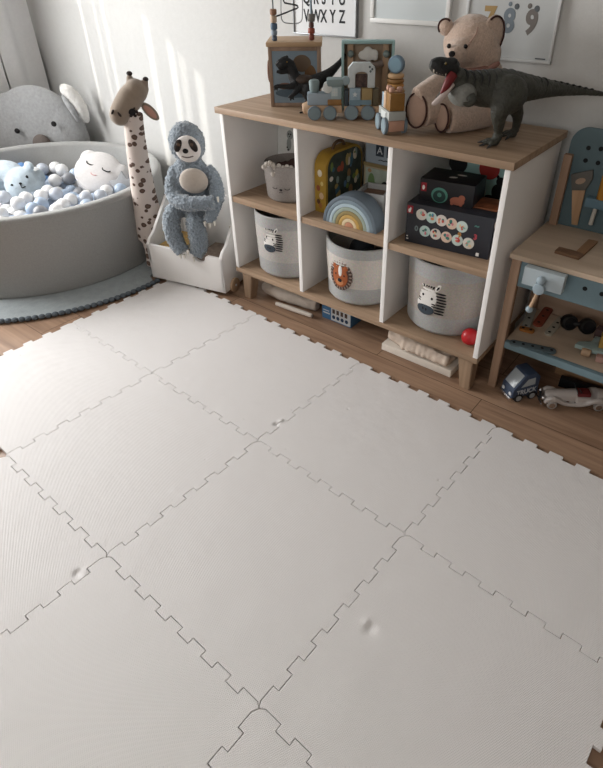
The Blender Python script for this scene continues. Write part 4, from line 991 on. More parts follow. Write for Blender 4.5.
for x in (.034, hw-.030):
    mb = MB(FH); mb.ell((x, .014, hh_-.044), .0125); mb.build('ball_knob', M('knob_greygreen', '7c8a88', .5), hs_)
mb = MB(FH); mb.tube([(.045, .02, hh_-.085), (.08, .016, hh_-.072), (.12, .016, hh_-.085), (.155, .02, hh_-.075)], .012, 12, 2); mb.build('painted_hill', M('paint_greybrown', '7d7069', .6), hs_)

# ring stacker
RO = (.688, .222); rsk = thing('ring_stacker', 'wooden ring stack topped with a blue round disc beside the teddy bear', 'toy', (*RO, Z0))
z = Z0
for h, r_, cc in ((.017, .036, '8d6e52'), (.018, .034, 'b08e6c'), (.018, .032, 'c2a07c'), (.017, .036, '73604e'), (.018, .034, '8d7350'), (.019, .034, 'a07a45'), (.018, .030, 'b0824a'), (.014, .030, '8c693e'), (.017, .029, 'bb9a74')):
    MB().cyl((*RO, z), (*RO, z+h-.0006), r_, bev=h*.42, seg=32).build('ring', M('ring_'+cc, cc, .5), rsk); z += h
mb = MB(); cP = V((*RO, z+.027)); nd = (-HN*.8-rt*.45).normalized(); mb.cyl(cP-nd*.012, cP+nd*.012, .0285, bev=.004, seg=32); dd = mb.build('top_disc', M('disc_slateblue', '61788a', .5), rsk)
mb = MB(); mb.cyl(cP+nd*.0118, cP+nd*.0128, .022, seg=28); mb.build('disc_face', M('disc_faceblue', '74909f', .5), dd)

# ------------------------------------------------------------------ teddy bear
TP = (.906, .325); tq = lambda x, y, d=0: fp(x, y, TP, d); ts = 1/ppm(tq(470, 60))
tf = M('teddy_plush', 'b9a292', 1, .14, 130, bump=.9, bs=240, sheen=.5); tpad = M('teddy_pad', 'a98f80', .95, .04, 60, bump=.2); seam = M('seam_brown', '3c2420', .9)
te = thing('teddy_bear', 'beige teddy bear with brown piped ears and paws sitting against the wall', 'plush toy', (TP[0], TP[1], Z0))
mb = MB(); mb.ell(tq(471, 43), (28*ts, 24*ts, 25*ts)); mb.ell(tq(462, 51, .05), (15*ts, 14*ts, 13*ts)); mb.ell(tq(456, 55, .088), (10*ts, 10*ts, 9*ts)); mb.ell(tq(483, 54, .02), (18*ts, 16*ts, 17*ts))
ZB0 = Z0
cb_ = tq(474, 96); cb_.z = max(cb_.z, Z0+33*ts+.002); mb.ell(cb_, (32*ts, .088, 33*ts)); mb.ell(tq(476, 78), (24*ts, .075, 22*ts))
def tt(l, sm=2): mb.tube([tq(x, y, d) for x, y, r_, d in l], [r_*ts for x, y, r_, d in l], 18, sm)
tt([(455, 76, 11, .02), (440, 84, 11, .08), (424, 93, 10, .13), (416, 97, 8, .15)])
tt([(496, 78, 11, .0), (503, 92, 11, .05), (496, 108, 10, .09), (488, 112, 8, .10)])
def floor_z(P, r_): return V((P.x, P.y, Z0+r_))
L1 = [tq(466, 112, .04), tq(448, 109, .09), tq(432, 108, .12), tq(421, 110, .135)]; r1_ = [x*ts for x in (15, 14, 14.5, 16.5)]
mb.tube([floor_z(p, max(r_, p.z-Z0)) for p, r_ in zip(L1, r1_)], r1_, 20, 2)
L2 = [tq(488, 112, .06), tq(472, 113, .11), tq(457, 115, .135), tq(447, 117, .148)]; r2_ = [x*ts for x in (13, 12, 12, 12.5)]
mb.tube([floor_z(p, r_) for p, r_ in zip(L2, r2_)], r2_, 20, 2)
bo = soft(mb.build('body', tf, te), .0065, .004, .014, it=4)
for (P, dir_, a, b) in ((tq(417, 110.5, .15), (-rt*.75-HN*.75), 12*ts, 15.5*ts), (tq(442.5, 118, .163), (-rt*.9-HN*.55), 9.5*ts, 12.5*ts)):
    d_ = dir_.normalized(); P = V((P.x, P.y, max(P.z, Z0+b+.004))); mt_ = toward(P, d_)
    mb = MB(mt_); mb.ell((0, 0, -.002), (a, b, .016)); f_ = mb.build('foot_pad', tpad, te)
    mb = MB(mt_); mb.tube([(a*1.02*math.cos(2*PI*k/32), b*1.02*math.sin(2*PI*k/32), .0045) for k in range(33)], .0028, 8); mb.build('pad_piping', seam, f_)
for (x, y, d, a, b, rot, back) in ((491.5, 36, .045, 12.5*ts, 18*ts, -10, 1), (446, 27, -.005, 7.5*ts, 8*ts, 30, 0)):
    mt_ = toward(tq(x, y, d), -HN+rt*(.35 if back else -.5))@Matrix.Rotation(R(rot), 4, 'Z')
    mb = MB(mt_); mb.ell((0, 0, 0), (a, b, .016)); e_ = mb.build('ear', tf, te)
    mb = MB(mt_); mb.tube([(a*.93*math.cos(t), b*.93*math.sin(t), .009) for t in [R(-100)+R(230)*k/20 for k in range(21)]] if back else [(a*.9*math.cos(t), b*.9*math.sin(t), .009) for t in [R(20)+R(170)*k/16 for k in range(17)]], .003, 8); mb.build('ear_piping', seam, e_)
for x, y, d in ((449, 46, .090), (465.5, 46.5, .096)):
    mb = MB(); mb.ell(tq(x, y, d), .0072); mb.build('eye', M('eye_black', '120d0c', .15), te)
mb = MB(toward(tq(452, 54, .131))); mb.ell((0, 0, 0), (.0105, .009, .008)); mb.build('nose', felt_black, te)
mb = MB(); mb.tube([tq(452, 57, .119), tq(452.5, 61, .112), tq(455, 63, .105)], .0018, 8, 1); mb.build('mouth', seam, te)
mb = MB(); mb.tube([tq(478, 27, .080), tq(476, 35, .092), tq(470, 42, .098), tq(466, 50, .098)], .0016, 8, 2); mb.build('head_seam', M('seam_soft', '9a7d70', .9), te)
mb = MB(); mb.tube([tq(458, 70, .07), tq(470, 72, .085), tq(486, 69, .07), tq(494, 63, .03)], [.006, .010, .010, .006], 12, 2); mb.tube([tq(486, 70, .075), tq(494, 66, .085), tq(499, 63, .08)], [.004, .011, .006], 10, 1); mb.build('neck_ribbon', M('ribbon_brown', '8e6a60', .9), te)

# ------------------------------------------------------------------ tyrannosaur
RP = (1.128, .162); dq = lambda x, y, d=0: fp(x, y, RP, d); ds = 1/ppm(dq(500, 95))
dsk = bpy.data.materials.new('tyrannosaur_skin')
dsk = M('tyrannosaur_skin', '3d3e38', .5, .25, 45, bump=1, bs=130); ddk = M('tyrannosaur_dark', '17191a', .45, .2, 60, bump=.8, bs=150)
dn = thing('tyrannosaur', 'dark green-grey tyrannosaur toy with open red mouth in front of the teddy bear', 'toy dinosaur', (RP[0], RP[1], Z0))
mb = MB()
def dc(l, seg=20, sm=2): mb.tube([dq(x, y, d) for x, y, r_, d in l], [r_*ds for x, y, r_, d in l], seg, sm)
dc([(640, 101, .6, -.12), (618, 97, 1.4, -.11), (600, 93.5, 2.4, -.10), (580, 91, 4.4, -.085), (560, 89, 6.8, -.065), (540, 88.5, 9.8, -.04), (524, 88, 13.5, -.015), (508, 88, 17, .0), (494, 88.5, 18, .01), (480, 88.5, 16.8, .015), (468, 86.5, 13.8, .03), (458, 81, 10.8, .04), (452, 73.5, 9, .05)])
dc([(453, 68, 7.5, .055), (446, 67.5, 7.5, .06), (440, 67, 7.2, .065), (434, 65.5, 6.0, .07), (430.5, 64, 3.4, .073)], 18, 1)
dc([(455, 78, 7.5, .05), (449, 86, 5, .058), (443, 93, 3.4, .064), (437, 100, 2.5, .07), (434, 103, 1.3, .074)], 16, 1)
dc([(507, 92, 15, .035), (503, 104, 12.5, .05), (499, 114, 8.5, .05), (499, 124, 5.8, .04), (498, 132, 4.3, .03)], 18)
dc([(512, 94, 12, -.04), (514, 106, 9, -.05), (518, 114, 6, -.055), (517, 123, 4.6, -.06), (515, 130, 3.8, -.065)], 18)
mb.ell(dq(508, 95, .045), (19*ds, .036, 18.5*ds), RK)
def foot(mb, A, spread, ln):
    G = V((A.x, A.y, Z0+.010)); mb.tube([A, V((A.x, A.y, Z0+.022)), G-rt*.012], [.016, .015, .011], 12, 1)
    dirs = [(-rt*.95-HN*.25), (-rt*.7-HN*.75), (-rt*.9+HN*.45)]
    for d_ in dirs:
        d_ = V((d_.x, d_.y, 0)).normalized(); mb.tube([G, G+d_*ln*.55+V((0, 0, .004)), G+d_*ln+V((0, 0, -.004))], [.011, .0095, .0035], 10, 1)
fa, fb_ = dq(498, 134, .03), dq(515, 131, -.065)
foot(mb, fa, 1, .048); foot(mb, fb_, 1, .045)
dc([(470, 96, 5, .085), (474, 102, 3.5, .10), (468, 105, 2.6, .11), (463, 103.5, 1.6, .115)], 10, 1)
soft(mb.build('body', dsk, dn), .0038, .003, .009, it=2)
mb = MB()
for k in range(22):
    f = k/21; x = 462+f*130; y = (75 if f < .12 else 0); 
    ys = [(451, 65), (468, 72.5), (482, 71.5), (496, 70.5), (508, 71), (524, 74.5), (540, 79), (560, 82.2), (580, 86.6), (600, 91)]
    for (xa, ya), (xb, yb) in zip(ys, ys[1:]):
        if xa <= x <= xb: y = ya+(yb-ya)*(x-xa)/(xb-xa)
    mb.ell(dq(x, y, .02-.1*f), (.006, .004, .006*(1-.5*f)), None, 8)
o = mb.build('back_ridge', ddk, dn)
for k in range(13):                                      # darker bands over the back
    x = 462+6.6*k; rr = (12.3, 13.8, 15.6, 16.8, 17.5, 18, 17.8, 17, 15.2, 13.6, 12.4, 11, 10)[k]*ds*.99
    c_ = dq(x, (83, 86, 87.6, 88.4, 88.5, 88.5, 88.4, 88, 88, 88, 88.2, 88.4, 88.5)[k], .036-.0065*k)
    pts_ = [c_+rt*(.010*math.sin(t*2))+(V((0, 0, 1))*math.cos(t)-HN*math.sin(t))*rr for t in [R(-10)+R(85)*i/10 for i in range(11)]]
    mb = MB(); mb.tube(pts_, [.001, .002, .0028, .003, .003, .003, .003, .0028, .002, .0015, .001], 8); mb.build('dark_band', ddk, dn)
mb = MB()
for l in ([(430.5, 63.5, 3.6, .075), (436, 64.5, 6.8, .073), (443, 66.5, 8, .068), (450, 67.5, 8, .062), (455, 70, 7.6, .058)],): mb.tube([dq(x, y, d) for x, y, r_, d in l], [r_*ds for x, y, r_, d in l], 18, 1)
mb.ell(dq(441, 61.5, .07), (.018, .012, .008)); mb.ell(dq(452, 61, .07), (.018, .012, .010)); hd_ = soft(mb.build('upper_jaw', ddk, dn), .003, .003, .007, it=1)
mb = MB(); mb.ell(dq(446, 63.5, .098), .004); mb.build('eye', M('eye_olive', '54471f', .2), hd_)
mb = MB(); mb.tube([dq(453, 74, .080), dq(449, 81, .088), dq(445, 88, .09), dq(441, 94, .088)], [.014, .013, .010, .004], 14, 1); mo = mb.build('red_mouth', M('mouth_red', '651a1d', .45), dn)
mb = MB(); mb.tube([dq(453, 84, .08), dq(447, 91, .088), dq(441, 98, .09), dq(435, 103, .09), dq(432, 104, .088)], [.007, .009, .009, .008, .004], 12, 1); mb.build('pale_lower_jaw', M('jaw_pale', 'b3a5a0', .5), dn)
for k in range(5):
    P = dq(434+3.0*k, 69.3+.7*k, .083); mb = MB(); mb.cyl(P+V((0, 0, .003)), P-V((0, 0, .009)), .003, .0006, seg=8); mb.build('tooth', M('tooth_ivory', 'd0c5b5', .4), mo)
mb = MB(); mb.ell(dq(462, 94, .055), (.045, .03, .035)); soft(mb.build('grey_throat', M('throat_grey', '747570', .5, .15, 60, bump=.8, bs=130), dn), .004)
for A in (fa, fb_):
    for d_ in ((-rt*.95-HN*.25), (-rt*.7-HN*.75), (-rt*.9+HN*.45)):
        d_ = V((d_.x, d_.y, 0)).normalized(); G = V((A.x, A.y, Z0+.010)); mb = MB(); mb.tube([G+d_*.044+V((0, 0, -.003)), G+d_*.060+V((0, 0, -.007))], [.0045, .0012], 8); mb.build('claw', M('claw_dark', '3a3b3d', .25), dn)

# ------------------------------------------------------------------ pictures on the wall
def poster(name, label, cat, x0, x1, z0, z1, fm, fwid, paper, dep=.018):
    t_ = thing(name, label, cat, ((x0+x1)/2, WY-.001, z0)); y1 = WY-.0005; y0 = y1-dep
    mb = MB(); 
    for a, b in (((x0, y0, z0), (x1, y1, z0+fwid)), ((x0, y0, z1-fwid), (x1, y1, z1)), ((x0, y0, z0+fwid), (x0+fwid, y1, z1-fwid)), ((x1-fwid, y0, z0+fwid), (x1, y1, z1-fwid))): mb.b2(a, b, .002)
    mb.build('frame', fm, t_)
    MB().b2((x0+fwid, y0+.006, z0+fwid), (x1-fwid, y1-.002, z1-fwid)).build('sheet', paper, t_)
    return t_, y0+.0055
X = lambda x, y: at(x, y, 'y', WY-.01)
pa, yy = poster('alphabet_poster', 'framed white alphabet poster on the wall behind the activity cube', 'poster', X(294.6, 34).x, X(357, 38).x, X(356, 38.5).z, 1.50, M('frame_silver', '8b8e90', .35, metal=.4), .006, M('poster_white', 'd6d8da', .5))
ink = M('ink_charcoal', '2b2e31', .8)
xs = [306.4, 315.9, 323.6, 332.6, 342]
for ri_, (row, ypx) in enumerate((('VWXYZ', 16.8), ('QRSTU', -1.5))):
    for ch, px in zip(row, xs):
        P = at(px, ypx+(px-323)*.035, 'y', yy)
        txt(ch, .066, .001, ink, pa, basis(P, (1, 0, 0), (0, 0, 1)), 'letter', .72, .0012)
pb_, yy = poster('blank_frame', 'white picture frame with an empty pale sheet between the two posters', 'picture frame', X(371, 21).x, X(449, 27).x, X(410, 24.5).z, 1.50, M('frame_white', 'dcdcda', .4), .016, M('sheet_pale', 'c3cacc', .35))
pc, yy = poster('number_poster', 'framed number poster with 8 and 9 on the wall behind the teddy bear', 'poster', X(467, 12).x, X(550.5, 64).x, X(545, 64).z, 1.50, M('frame_white_silver', 'c4c6c6', .35), .010, M('sheet_grey', 'b5b8b8', .35))
n8, n9, n7 = M('number_bluegrey', '6f7981', .8), M('number_taupe', '6c6763', .8), M('number_ochre', '9d8358', .8)
for ch, px, py, mm_ in (('7', 489, 19.5, n7), ('8', 508.5, 22, n8), ('9', 531, 23.5, n9)):
    txt(ch, .098, .001, mm_, pc, basis(at(px, py, 'y', yy), (1, 0, 0), (0, 0, 1)), 'number', .86, .004)
dk = M('dot_darkgrey', '54585b', .8)
for px, py, r_, mm_ in ((510.5, 4, .007, n8), (517, 6.5, .009, dk), (530, 6, .008, n9), (537, 9, .010, dk)):
    P = at(px, py, 'y', yy); mb = MB(); mb.ell(P, (r_, .0008, r_), seg=14); mb.build('bubble', mm_, pc)
P = at(540, 59, 'y', yy); MB().box(P, (.036, .0008, .004)).build('small_print', dk, pc)

# ------------------------------------------------------------------ toy workbench
BX0, BX1, BY0, BY1, BZ = 1.258, 1.90, .092, .425, .563
wbn = thing('toy_workbench', 'child wooden workbench with blue-grey pegboard at the right of the shelf', 'workbench', ((BX0+BX1)/2, (BY0+BY1)/2, 0))
teal = M('bench_bluegrey', '6d848d', .6, .04, 25); tealb = M('bench_board', '56696f', .6, .04, 25)
MB().b2((BX0-.004, BY0-.012, BZ-.018), (BX1, BY1, BZ), .003).build('bench_top', ply, wbn)
lw = wood('bench_leg_wood', '8f7460', 'a98c76', 2, .9)
for x in (BX0+.002, BX1-.04):
    MB().b2((x, BY0, .0005), (x+.032, BY0+.026, BZ-.0185), .003).build('leg', lw, wbn)
    MB().b2((x, BY1-.03, .0005), (x+.032, BY1-.004, BZ-.0185), .003).build('leg', lw, wbn)
MB().b2((BX0+.008, BY1-.030, BZ+.0005), (BX0+.036, BY1-.008, .815), .003).build('board_post', lw, wbn)
MB().b2((BX0+.0345, BY0+.006, BZ-.118), (BX1-.0405, BY0+.020, BZ-.0185), .001).build('apron', teal, wbn)
mb = MB()
for k in range(6): mb.cyl((1.565+.05*k, BY0+.0055, BZ-.055), (1.565+.05*k, BY0+.0062, BZ-.055), .007, seg=16); mb.cyl((1.565+.05*k, BY0+.006, BZ-.055), (1.565+.05*k, BY0+.012, BZ-.055), .006, seg=12)
for k in range(6): MB().cyl((1.505+.052*k, BY0+.0055, BZ-.058-.002*k), (1.505+.052*k, BY0+.0075, BZ-.058-.002*k), .0075, seg=16).build('peg_hole', M('hole_dark', '1a1d1f', .9), wbn)
mb.bm.free()
MB().b2((BX0+.03, BY0+.03, .203), (BX1-.04, BY1-.032, .212)).build('shelf_board', ply, wbn)
MB().b2((BX0+.0345, BY0+.002, .190), (BX1-.0405, BY0+.022, .218), .002).build('shelf_rail', teal, wbn)
MB().b2((BX0+.004, BY1-.0035, .19), (BX1-.004, BY1+.002, BZ-.02)).build('back_sheet', wood('bench_back_wood', '9c8370', 'b09784', 0, .5), wbn)
bx0, bx1, bz0, bz1, cr_ = 1.272, 1.90, BZ+.0005, .905, .055
po = [(bx0, bz0), (bx1, bz0), (bx1, bz1-cr_)]+[(bx1-cr_+cr_*math.cos(t), bz1-cr_+cr_*math.sin(t)) for t in [PI/2*k/8 for k in range(1, 9)]]+[(bx0+cr_-cr_*math.sin(t), bz1-cr_+cr_*math.cos(t)) for t in [PI/2*k/8 for k in range(0, 9)]]
mb = MB(Matrix(((1, 0, 0, 0), (0, 0, 1, BY1-.007), (0, 1, 0, 0), (0, 0, 0, 1)))); mb.prism(po, .010, bev=.002); brd = mb.build('pegboard', tealb, wbn)
hy = BY1-.0075
for px, py in ((588.5, 148), (601, 149), (585.5, 160.5), (598, 163), (612, 151), (610, 166)):
    P = at(px, py, 'y', hy); MB().cyl((P.x, hy-.0005, P.z), (P.x, hy+.0006, P.z), .0075, seg=18).build('peg_hole', M('hole_dark', '1a1d1f', .9), brd)
vs_ = thing('toy_vice', 'pale wooden vice jaw with round screw handle on the workbench front', 'vice', (1.385, .07, .42))
pale = M('vice_pale', 'aebac0', .55, .03, 30)
MB().b2((1.322, .040, BZ-.074), (1.452, .068, BZ-.012), .003).build('jaw', pale, vs_)
mb = MB(); mb.cyl((1.385, .0405, BZ-0.043), (1.385, .018, BZ-0.043), .010); mb.cyl((1.385, .086, BZ-0.043), (1.385, .0675, BZ-0.043), .008); mb.build('screw', bluegrey, vs_)
mb = MB(); mb.cyl((1.388, .026, BZ-0.063), (1.388, .010, BZ-0.063), .019, bev=.003); mb.ell((1.388, .020, BZ-0.034), (.014, .012, .014)); mb.build('screw_knob', M('knob_grey', '93a2ab', .55), vs_)
mb = MB(); mb.cyl((1.386, .018, BZ-0.078), (1.374, .018, BZ-0.136), .0055); mb.build('handle_bar', natural, vs_)
mb = MB(); mb.ell((1.373, .018, BZ-0.143), .012); mb.build('handle_end', M('knob_grey', '93a2ab', .55), vs_)
# saw on the pegboard
sy = hy-.012
def wp(px, py, y=sy): P = at(px, py, 'y', y); return (P.x, P.z)
saw = thing('toy_saw', 'wooden toy saw with grey handle hanging on the pegboard', 'toy saw', (1.35, sy, .6))
FSW = Matrix(((1, 0, 0, 0), (0, 0, 1, sy), (0, 1, 0, 0), (0, 0, 0, 1)))
hole = [(578+5.2*math.cos(t)*1.0, 181-3.0*math.sin(t)-1.0*math.cos(t)) for t in [2*PI*k/16 for k in range(16)]]
mb = MB(FSW); mb.prism([wp(*p) for p in ((571, 174.5), (593, 170), (592.5, 179), (587.5, 187), (585, 190.5), (571.5, 190.5))], .010, bev=.002); hnd = mb.build('handle', M('saw_grey', '5c5a55', .6, .06, 40), saw)
mb = MB(FSW@Matrix.Translation((0, 0, -.0012))); mb.prism([wp(x+2.6, y) for x, y in hole], .002); mb.build('handle_opening', M('saw_opening', '9d8674', .6, .06, 60), hnd)
mb = MB(FSW@Matrix.Translation((0, 0, .002))); mb.prism([wp(*p) for p in ((571.8, 190.6), (585, 190.6), (577, 225.5), (571.2, 224.5))], .006, bev=.001); mb.build('blade', wood('saw_wood', '9c7b5c', 'b59474', 2, .9), saw)
# tool rack and hammer
rk = thing('tool_rack', 'blue-grey toy tool rack bar with pale pegs on the pegboard', 'tool rack', (1.45, hy-.02, .65))
a, b = wp(588, 196), wp(590, 206)
MB().b2((a[0], hy-.032, b[1]), (1.86, hy-.0008, a[1]), .003).build('bar', M('rack_blue', '5d7886', .6), rk)
P = at(595, 210, 'y', hy-.02); mb = MB(); mb.cyl((P.x, hy-.02, b[1]-.001), (P.x-.002, hy-.02, b[1]-.060), .007); mb.build('peg', M('peg_pale', 'b9b6ae', .6), rk)
hm = thing('toy_hammer', 'mustard headed toy hammer standing in the rack on the pegboard', 'toy hammer', (1.45, hy-.02, .66))
P = at(605, 188, 'y', hy-.02); mb = MB(); mb.cyl((P.x, hy-.02, a[1]+.001), (P.x, hy-.02, a[1]+.08), .018, bev=.003); mb.build('head', M('hammer_mustard', 'a8772f', .5), hm)
mb = MB(); mb.cyl((P.x, hy-.02, a[1]+.08), (P.x, hy-.02, a[1]+.13), .008); mb.build('grip', natural, hm)
# set square on the bench
def zp(px, py, z=BZ+.0005): P = at(px, py, 'z', z+.006); return (P.x, P.y)
sq = thing('set_square', 'small brown wooden set square lying on the workbench top', 'set square', (1.42, .2, BZ+.0005))
mb = MB(Matrix.Translation((0, 0, BZ+.0006))); mb.prism([zp(*p) for p in ((554.5, 251.5), (579, 258.5), (583.5, 255), (576.5, 252), (559, 247.5))], .010, bev=.0015); mb.build('short_arm', wood('square_dark', '6b503c', '7f624b', 0, .9), sq)
mb = MB(Matrix.Translation((0, 0, BZ+.0008))); mb.prism([zp(*p) for p in ((576, 251.6), (583.8, 254.8), (598, 241.5), (588.5, 239.5))], .008, bev=.0015); mb.build('long_arm', wood('square_light', '8a684c', '9d7b5d', 1, .9), sq)
# pieces on the bench shelf
SZ = .2126
def strip(px0, py0, px1, py1, w, cc, label, name='building_strip', holes=4, t=.008, z=SZ, lean=0):
    A_, B_ = at(px0, py0, 'z', z), at(px1, py1, 'z', z); d = B_-A_; L_ = d.length; an = math.atan2(d.y, d.x)
    fr = frame((A_.x, A_.y, z+.0004), an); s_ = thing(name, label, 'toy part', (A_.x, A_.y, z), an, None)
    po = [(w/2*math.sin(t_)+L_-w/2, -w/2*math.cos(t_)) for t_ in [PI*k/8 for k in range(9)]]+[(w/2-w/2*math.sin(t_), w/2*math.cos(t_)) for t_ in [PI*k/8 for k in range(9)]]
    mb = MB(fr); mb.prism(po, t, bev=.001); mb.build('strip', M('strip_'+cc, cc, .6, .05, 40), s_)
    for k in range(holes):
        x = L_*(k+.5)/holes; mb = MB(fr); mb.cyl((x, 0, t-.0002), (x, 0, t+.0006), .0055, seg=14); mb.build('hole', M('hole_dark', '1a1d1f', .9), s_)
    return s_
strip(509, 343, 556, 353, .034, '5b6a71', 'grey-blue wooden strip with holes at the front edge of the workbench shelf', holes=5)
strip(524, 331, 533, 309, .03, '9a9d98', 'pale grey strip with holes at the left back of the workbench shelf', holes=3)
strip(536, 327, 549, 309, .036, '86422f', 'red-brown strip with holes beside the pale grey one on the workbench shelf', holes=3)
strip(547, 336, 563, 318, .030, 'a9a496', 'cream strip with holes in the middle of the workbench shelf', holes=4)
strip(519, 329, 534, 333, .026, '9a6530', 'short ochre wooden strip at the left end of the workbench shelf', holes=2, t=.010)
gg = [at(567, 330, 'z', SZ), at(585, 334, 'z', SZ)]
w = thing('toy_goggles', 'black toy goggles with two round cups at the back of the workbench shelf', 'toy', (*((gg[0]+gg[1])/2).xy, SZ))
n_ = (-HN+V((0, 0, .25))).normalized(); cs = [V((P.x, P.y, SZ+.0345)) for P in gg]
for c_ in cs:
    mb = MB(); mb.cyl(c_-n_*.016, c_+n_*.014, .030, bev=.006, seg=32); e_ = mb.build('eye_cup', M('goggle_black', '121214', .45), w)
    mb = MB(); mb.cyl(c_+n_*.0138, c_+n_*.0152, .021); mb.build('lens', M('lens_dark', '1c1d21', .15), e_)
mb = MB(); mb.tube([cs[0], cs[1]], .010, 10); mb.build('bridge', M('goggle_black', '121214', .45), w)
P = at(598, 337, 'z', SZ); mb = MB(); mb.box((P.x+.01, P.y, SZ+.0205), (.045, .04, .04), bev=.004); tag(mb.build('toy_block', M('block_darkred', '53403f', .6)), 'dark block with pale face at the right back of the workbench shelf', 'toy part')
# mint aeroplane
P = at(590, 352, 'z', SZ); PA = frame((P.x, P.y, SZ+.0006), R(12)); ap = thing('toy_aeroplane', 'mint wooden toy aeroplane with yellow block at the right of the workbench shelf', 'toy aeroplane', PA.translation, R(12))
mintp = M('plane_mint', '9fb5b3', .55)
mb = MB(PA); mb.prism([(-.055, -.012), (.0, -.024), (.14, -.030), (.14, .040), (.0, .034), (-.045, .012)], .016, Matrix.Translation((0, 0, .010)), bev=.003); mb.build('fuselage', mintp, ap)
mb = MB(PA); mb.prism([(-.004, .030), (.034, .030), (.026, .075), (.006, .075)], .012, Matrix.Translation((0, 0, .013)), bev=.003); mb.build('wing', mintp, ap)
mb = MB(PA); mb.box((.045, .010, .052), (.050, .034, .050), bev=.004); mb.build('yellow_block', M('plane_yellow', 'b08f4a', .5), ap)
mb = MB(PA); mb.cyl((-.030, -.030, .014), (.002, -.034, .014), .0138, bev=.004); mb.build('wooden_nose', natural, ap)
mb = MB(PA); mb.box((.050, -.046, .012), (.060, .026, .022), bev=.004); mb.build('pink_block', M('plane_pink', 'b08d84', .55), ap)
# on the floor under the bench
MB2 = MB(); MB2.b2((1.44, .325, .0005), (1.78, .41, .15), .002); tag(MB2.build('cardboard_box', M('cardboard', '9b7a5b', .8, .06, 20)), 'plain brown cardboard box on the floor at the back under the workbench', 'box')
MB2 = MB(frame((1.48, .25, .0005), R(6))); MB2.b2((0, 0, 0), (.36, .025, .042), .003); tag(MB2.build('black_case', black), 'flat black case on the floor between the white car and the cardboard box', 'case')
# TRUCK
ta_ = R(56); TO = V((1.345, .062, .0004)); FT = frame(TO, ta_)
tk = thing('toy_truck', 'dark blue toy truck with a large grey windscreen on the floor under the workbench', 'toy truck', TO, ta_)
navy = M('truck_blue', '39465c', .45, .04, 20); glass = M('truck_glass', 'a2aab0', .25)
w2 = .072
pr = [(0, .020), (.004, .058), (.050, .118), (.092, .120), (.112, .100), (.112, .020)]
def side_prism(mb, poly, y0, y1, bev): return mb.prism(poly, y1-y0, Matrix(((1, 0, 0, 0), (0, 0, 1, y0), (0, 1, 0, 0), (0, 0, 0, 1))), bev=bev)
mb = MB(FT); side_prism(mb, pr, -w2/2, w2/2, .006); mb.build('cab', navy, tk)
mb = MB(FT); d_ = V((.046, 0, .060)).normalized(); n_ = V((-d_.z, 0, d_.x)); m_ = basis(V((.027, 0, .088))+n_*.001, (0, 1, 0), d_)
mb = MB(FT@m_); mb.box((0, 0, 0), (.056, .060, .0025), bev=.001); mb.build('windscreen', glass, tk)
mb = MB(FT); side_prism(mb, [(.034, .066), (.058, .098), (.088, .100), (.092, .070)], -w2/2-.0012, -w2/2+.0005, 0); mb.build('side_window', glass, tk)
txt('TRUCK', .030, .0012, M('truck_letter', 'b9bec4', .5), tk, FT@basis((.061, -w2/2-.0006, .043), (1, 0, .05), (-.05, 0, 1)), 'lettering', .85, .0006)
for x in (.030, .088):
    for s_ in (-1, 1):
        mb = MB(FT); mb.cyl((x, s_*(w2/2-.012), .0185), (x, s_*(w2/2+.004), .0185), .018, bev=.003); w_ = mb.build('wheel', M('tyre_rubber', '1d1d1f', .7), tk)
        mb = MB(FT); mb.cyl((x, s_*(w2/2+.0035), .0185), (x, s_*(w2/2+.0055), .0185), .0115); mb.build('rim', M('rim_grey', '9c9ea0', .4), w_)
for s_ in (-1, 1):
    mb = MB(FT); mb.ell((.001, s_*.022, .036), (.004, .008, .008)); mb.build('headlight', M('lamp_pale', 'c9ccd0', .25), tk)
mb = MB(FT); mb.box((-.002, 0, .020), (.008, .068, .010), bev=.002); mb.build('bumper', silver, tk)
# vintage car
ca_ = math.atan2(.084, .128); KO = V((1.482, .085, .0004)); FK = frame(KO, ca_)
car = thing('toy_car', 'silver-white vintage roadster model on the floor at the right under the workbench', 'toy car', KO, ca_)
cwht = M('car_white', 'b9b3b0', .3, .02, 20, spec=.6); cy = .040
mb = MB(FK)
mb.box((.075, cy, .034), (.13, .044, .024), bev=.010, seg=3); mb.tube([(.008, cy, .036), (.03, cy, .040), (.10, cy, .042), (.12, cy, .043)], [.016, .019, .022, .023], 16, 1)
mb.box((.165, cy, .034), (.10, .058, .026), bev=.010, seg=3); mb.tube([(.185, cy, .044), (.215, cy, .040), (.25, cy, .032), (.275, cy, .026)], [.028, .027, .021, .012], 18, 2)
for s_ in (-1, 1):
    y = cy+s_*.031
    mb.tube([(.004, y, .022), (.012, y, .038), (.030, y, .043), (.050, y, .036), (.075, y, .020), (.13, y, .016), (.155, y, .024), (.175, y, .040), (.195, y, .043), (.215, y, .036), (.225, y, .024)], [.006, .009, .011, .010, .008, .007, .008, .011, .012, .010, .006], 12, 2)
soft(mb.build('body', cwht, car), .0024, it=3)
for x in (.030, .196):
    for s_ in (-1, 1):
        y = cy+s_*.036
        mb = MB(FK); mb.cyl((x, y-.006, .0185), (x, y+.006, .0185), .018, bev=.003); w_ = mb.build('wheel', M('tyre_pale', 'a29c98', .6), car)
        mb = MB(FK); mb.cyl((x, y-.0072, .0185), (x, y+.0072, .0185), .011); mb.build('rim', silver, w_)
mb = MB(FK); mb.box((.142, cy, .052), (.052, .040, .018), bev=.006); mb.build('red_seats', M('seat_red', '6e2a2c', .6), car)
mb = MB(FK@Matrix.Translation((.118, cy, .060))@Matrix.Rotation(R(-20), 4, 'Y')); mb.box((0, 0, .006), (.002, .044, .024), bev=.0006); mb.build('windscreen', M('screen_glass', '5d6366', .1, metal=.4), car)
mb = MB(FK); mb.cyl((.128, cy-.010, .066), (.130, cy-.010, .0675), .010); mb.build('steering_wheel', black, car)
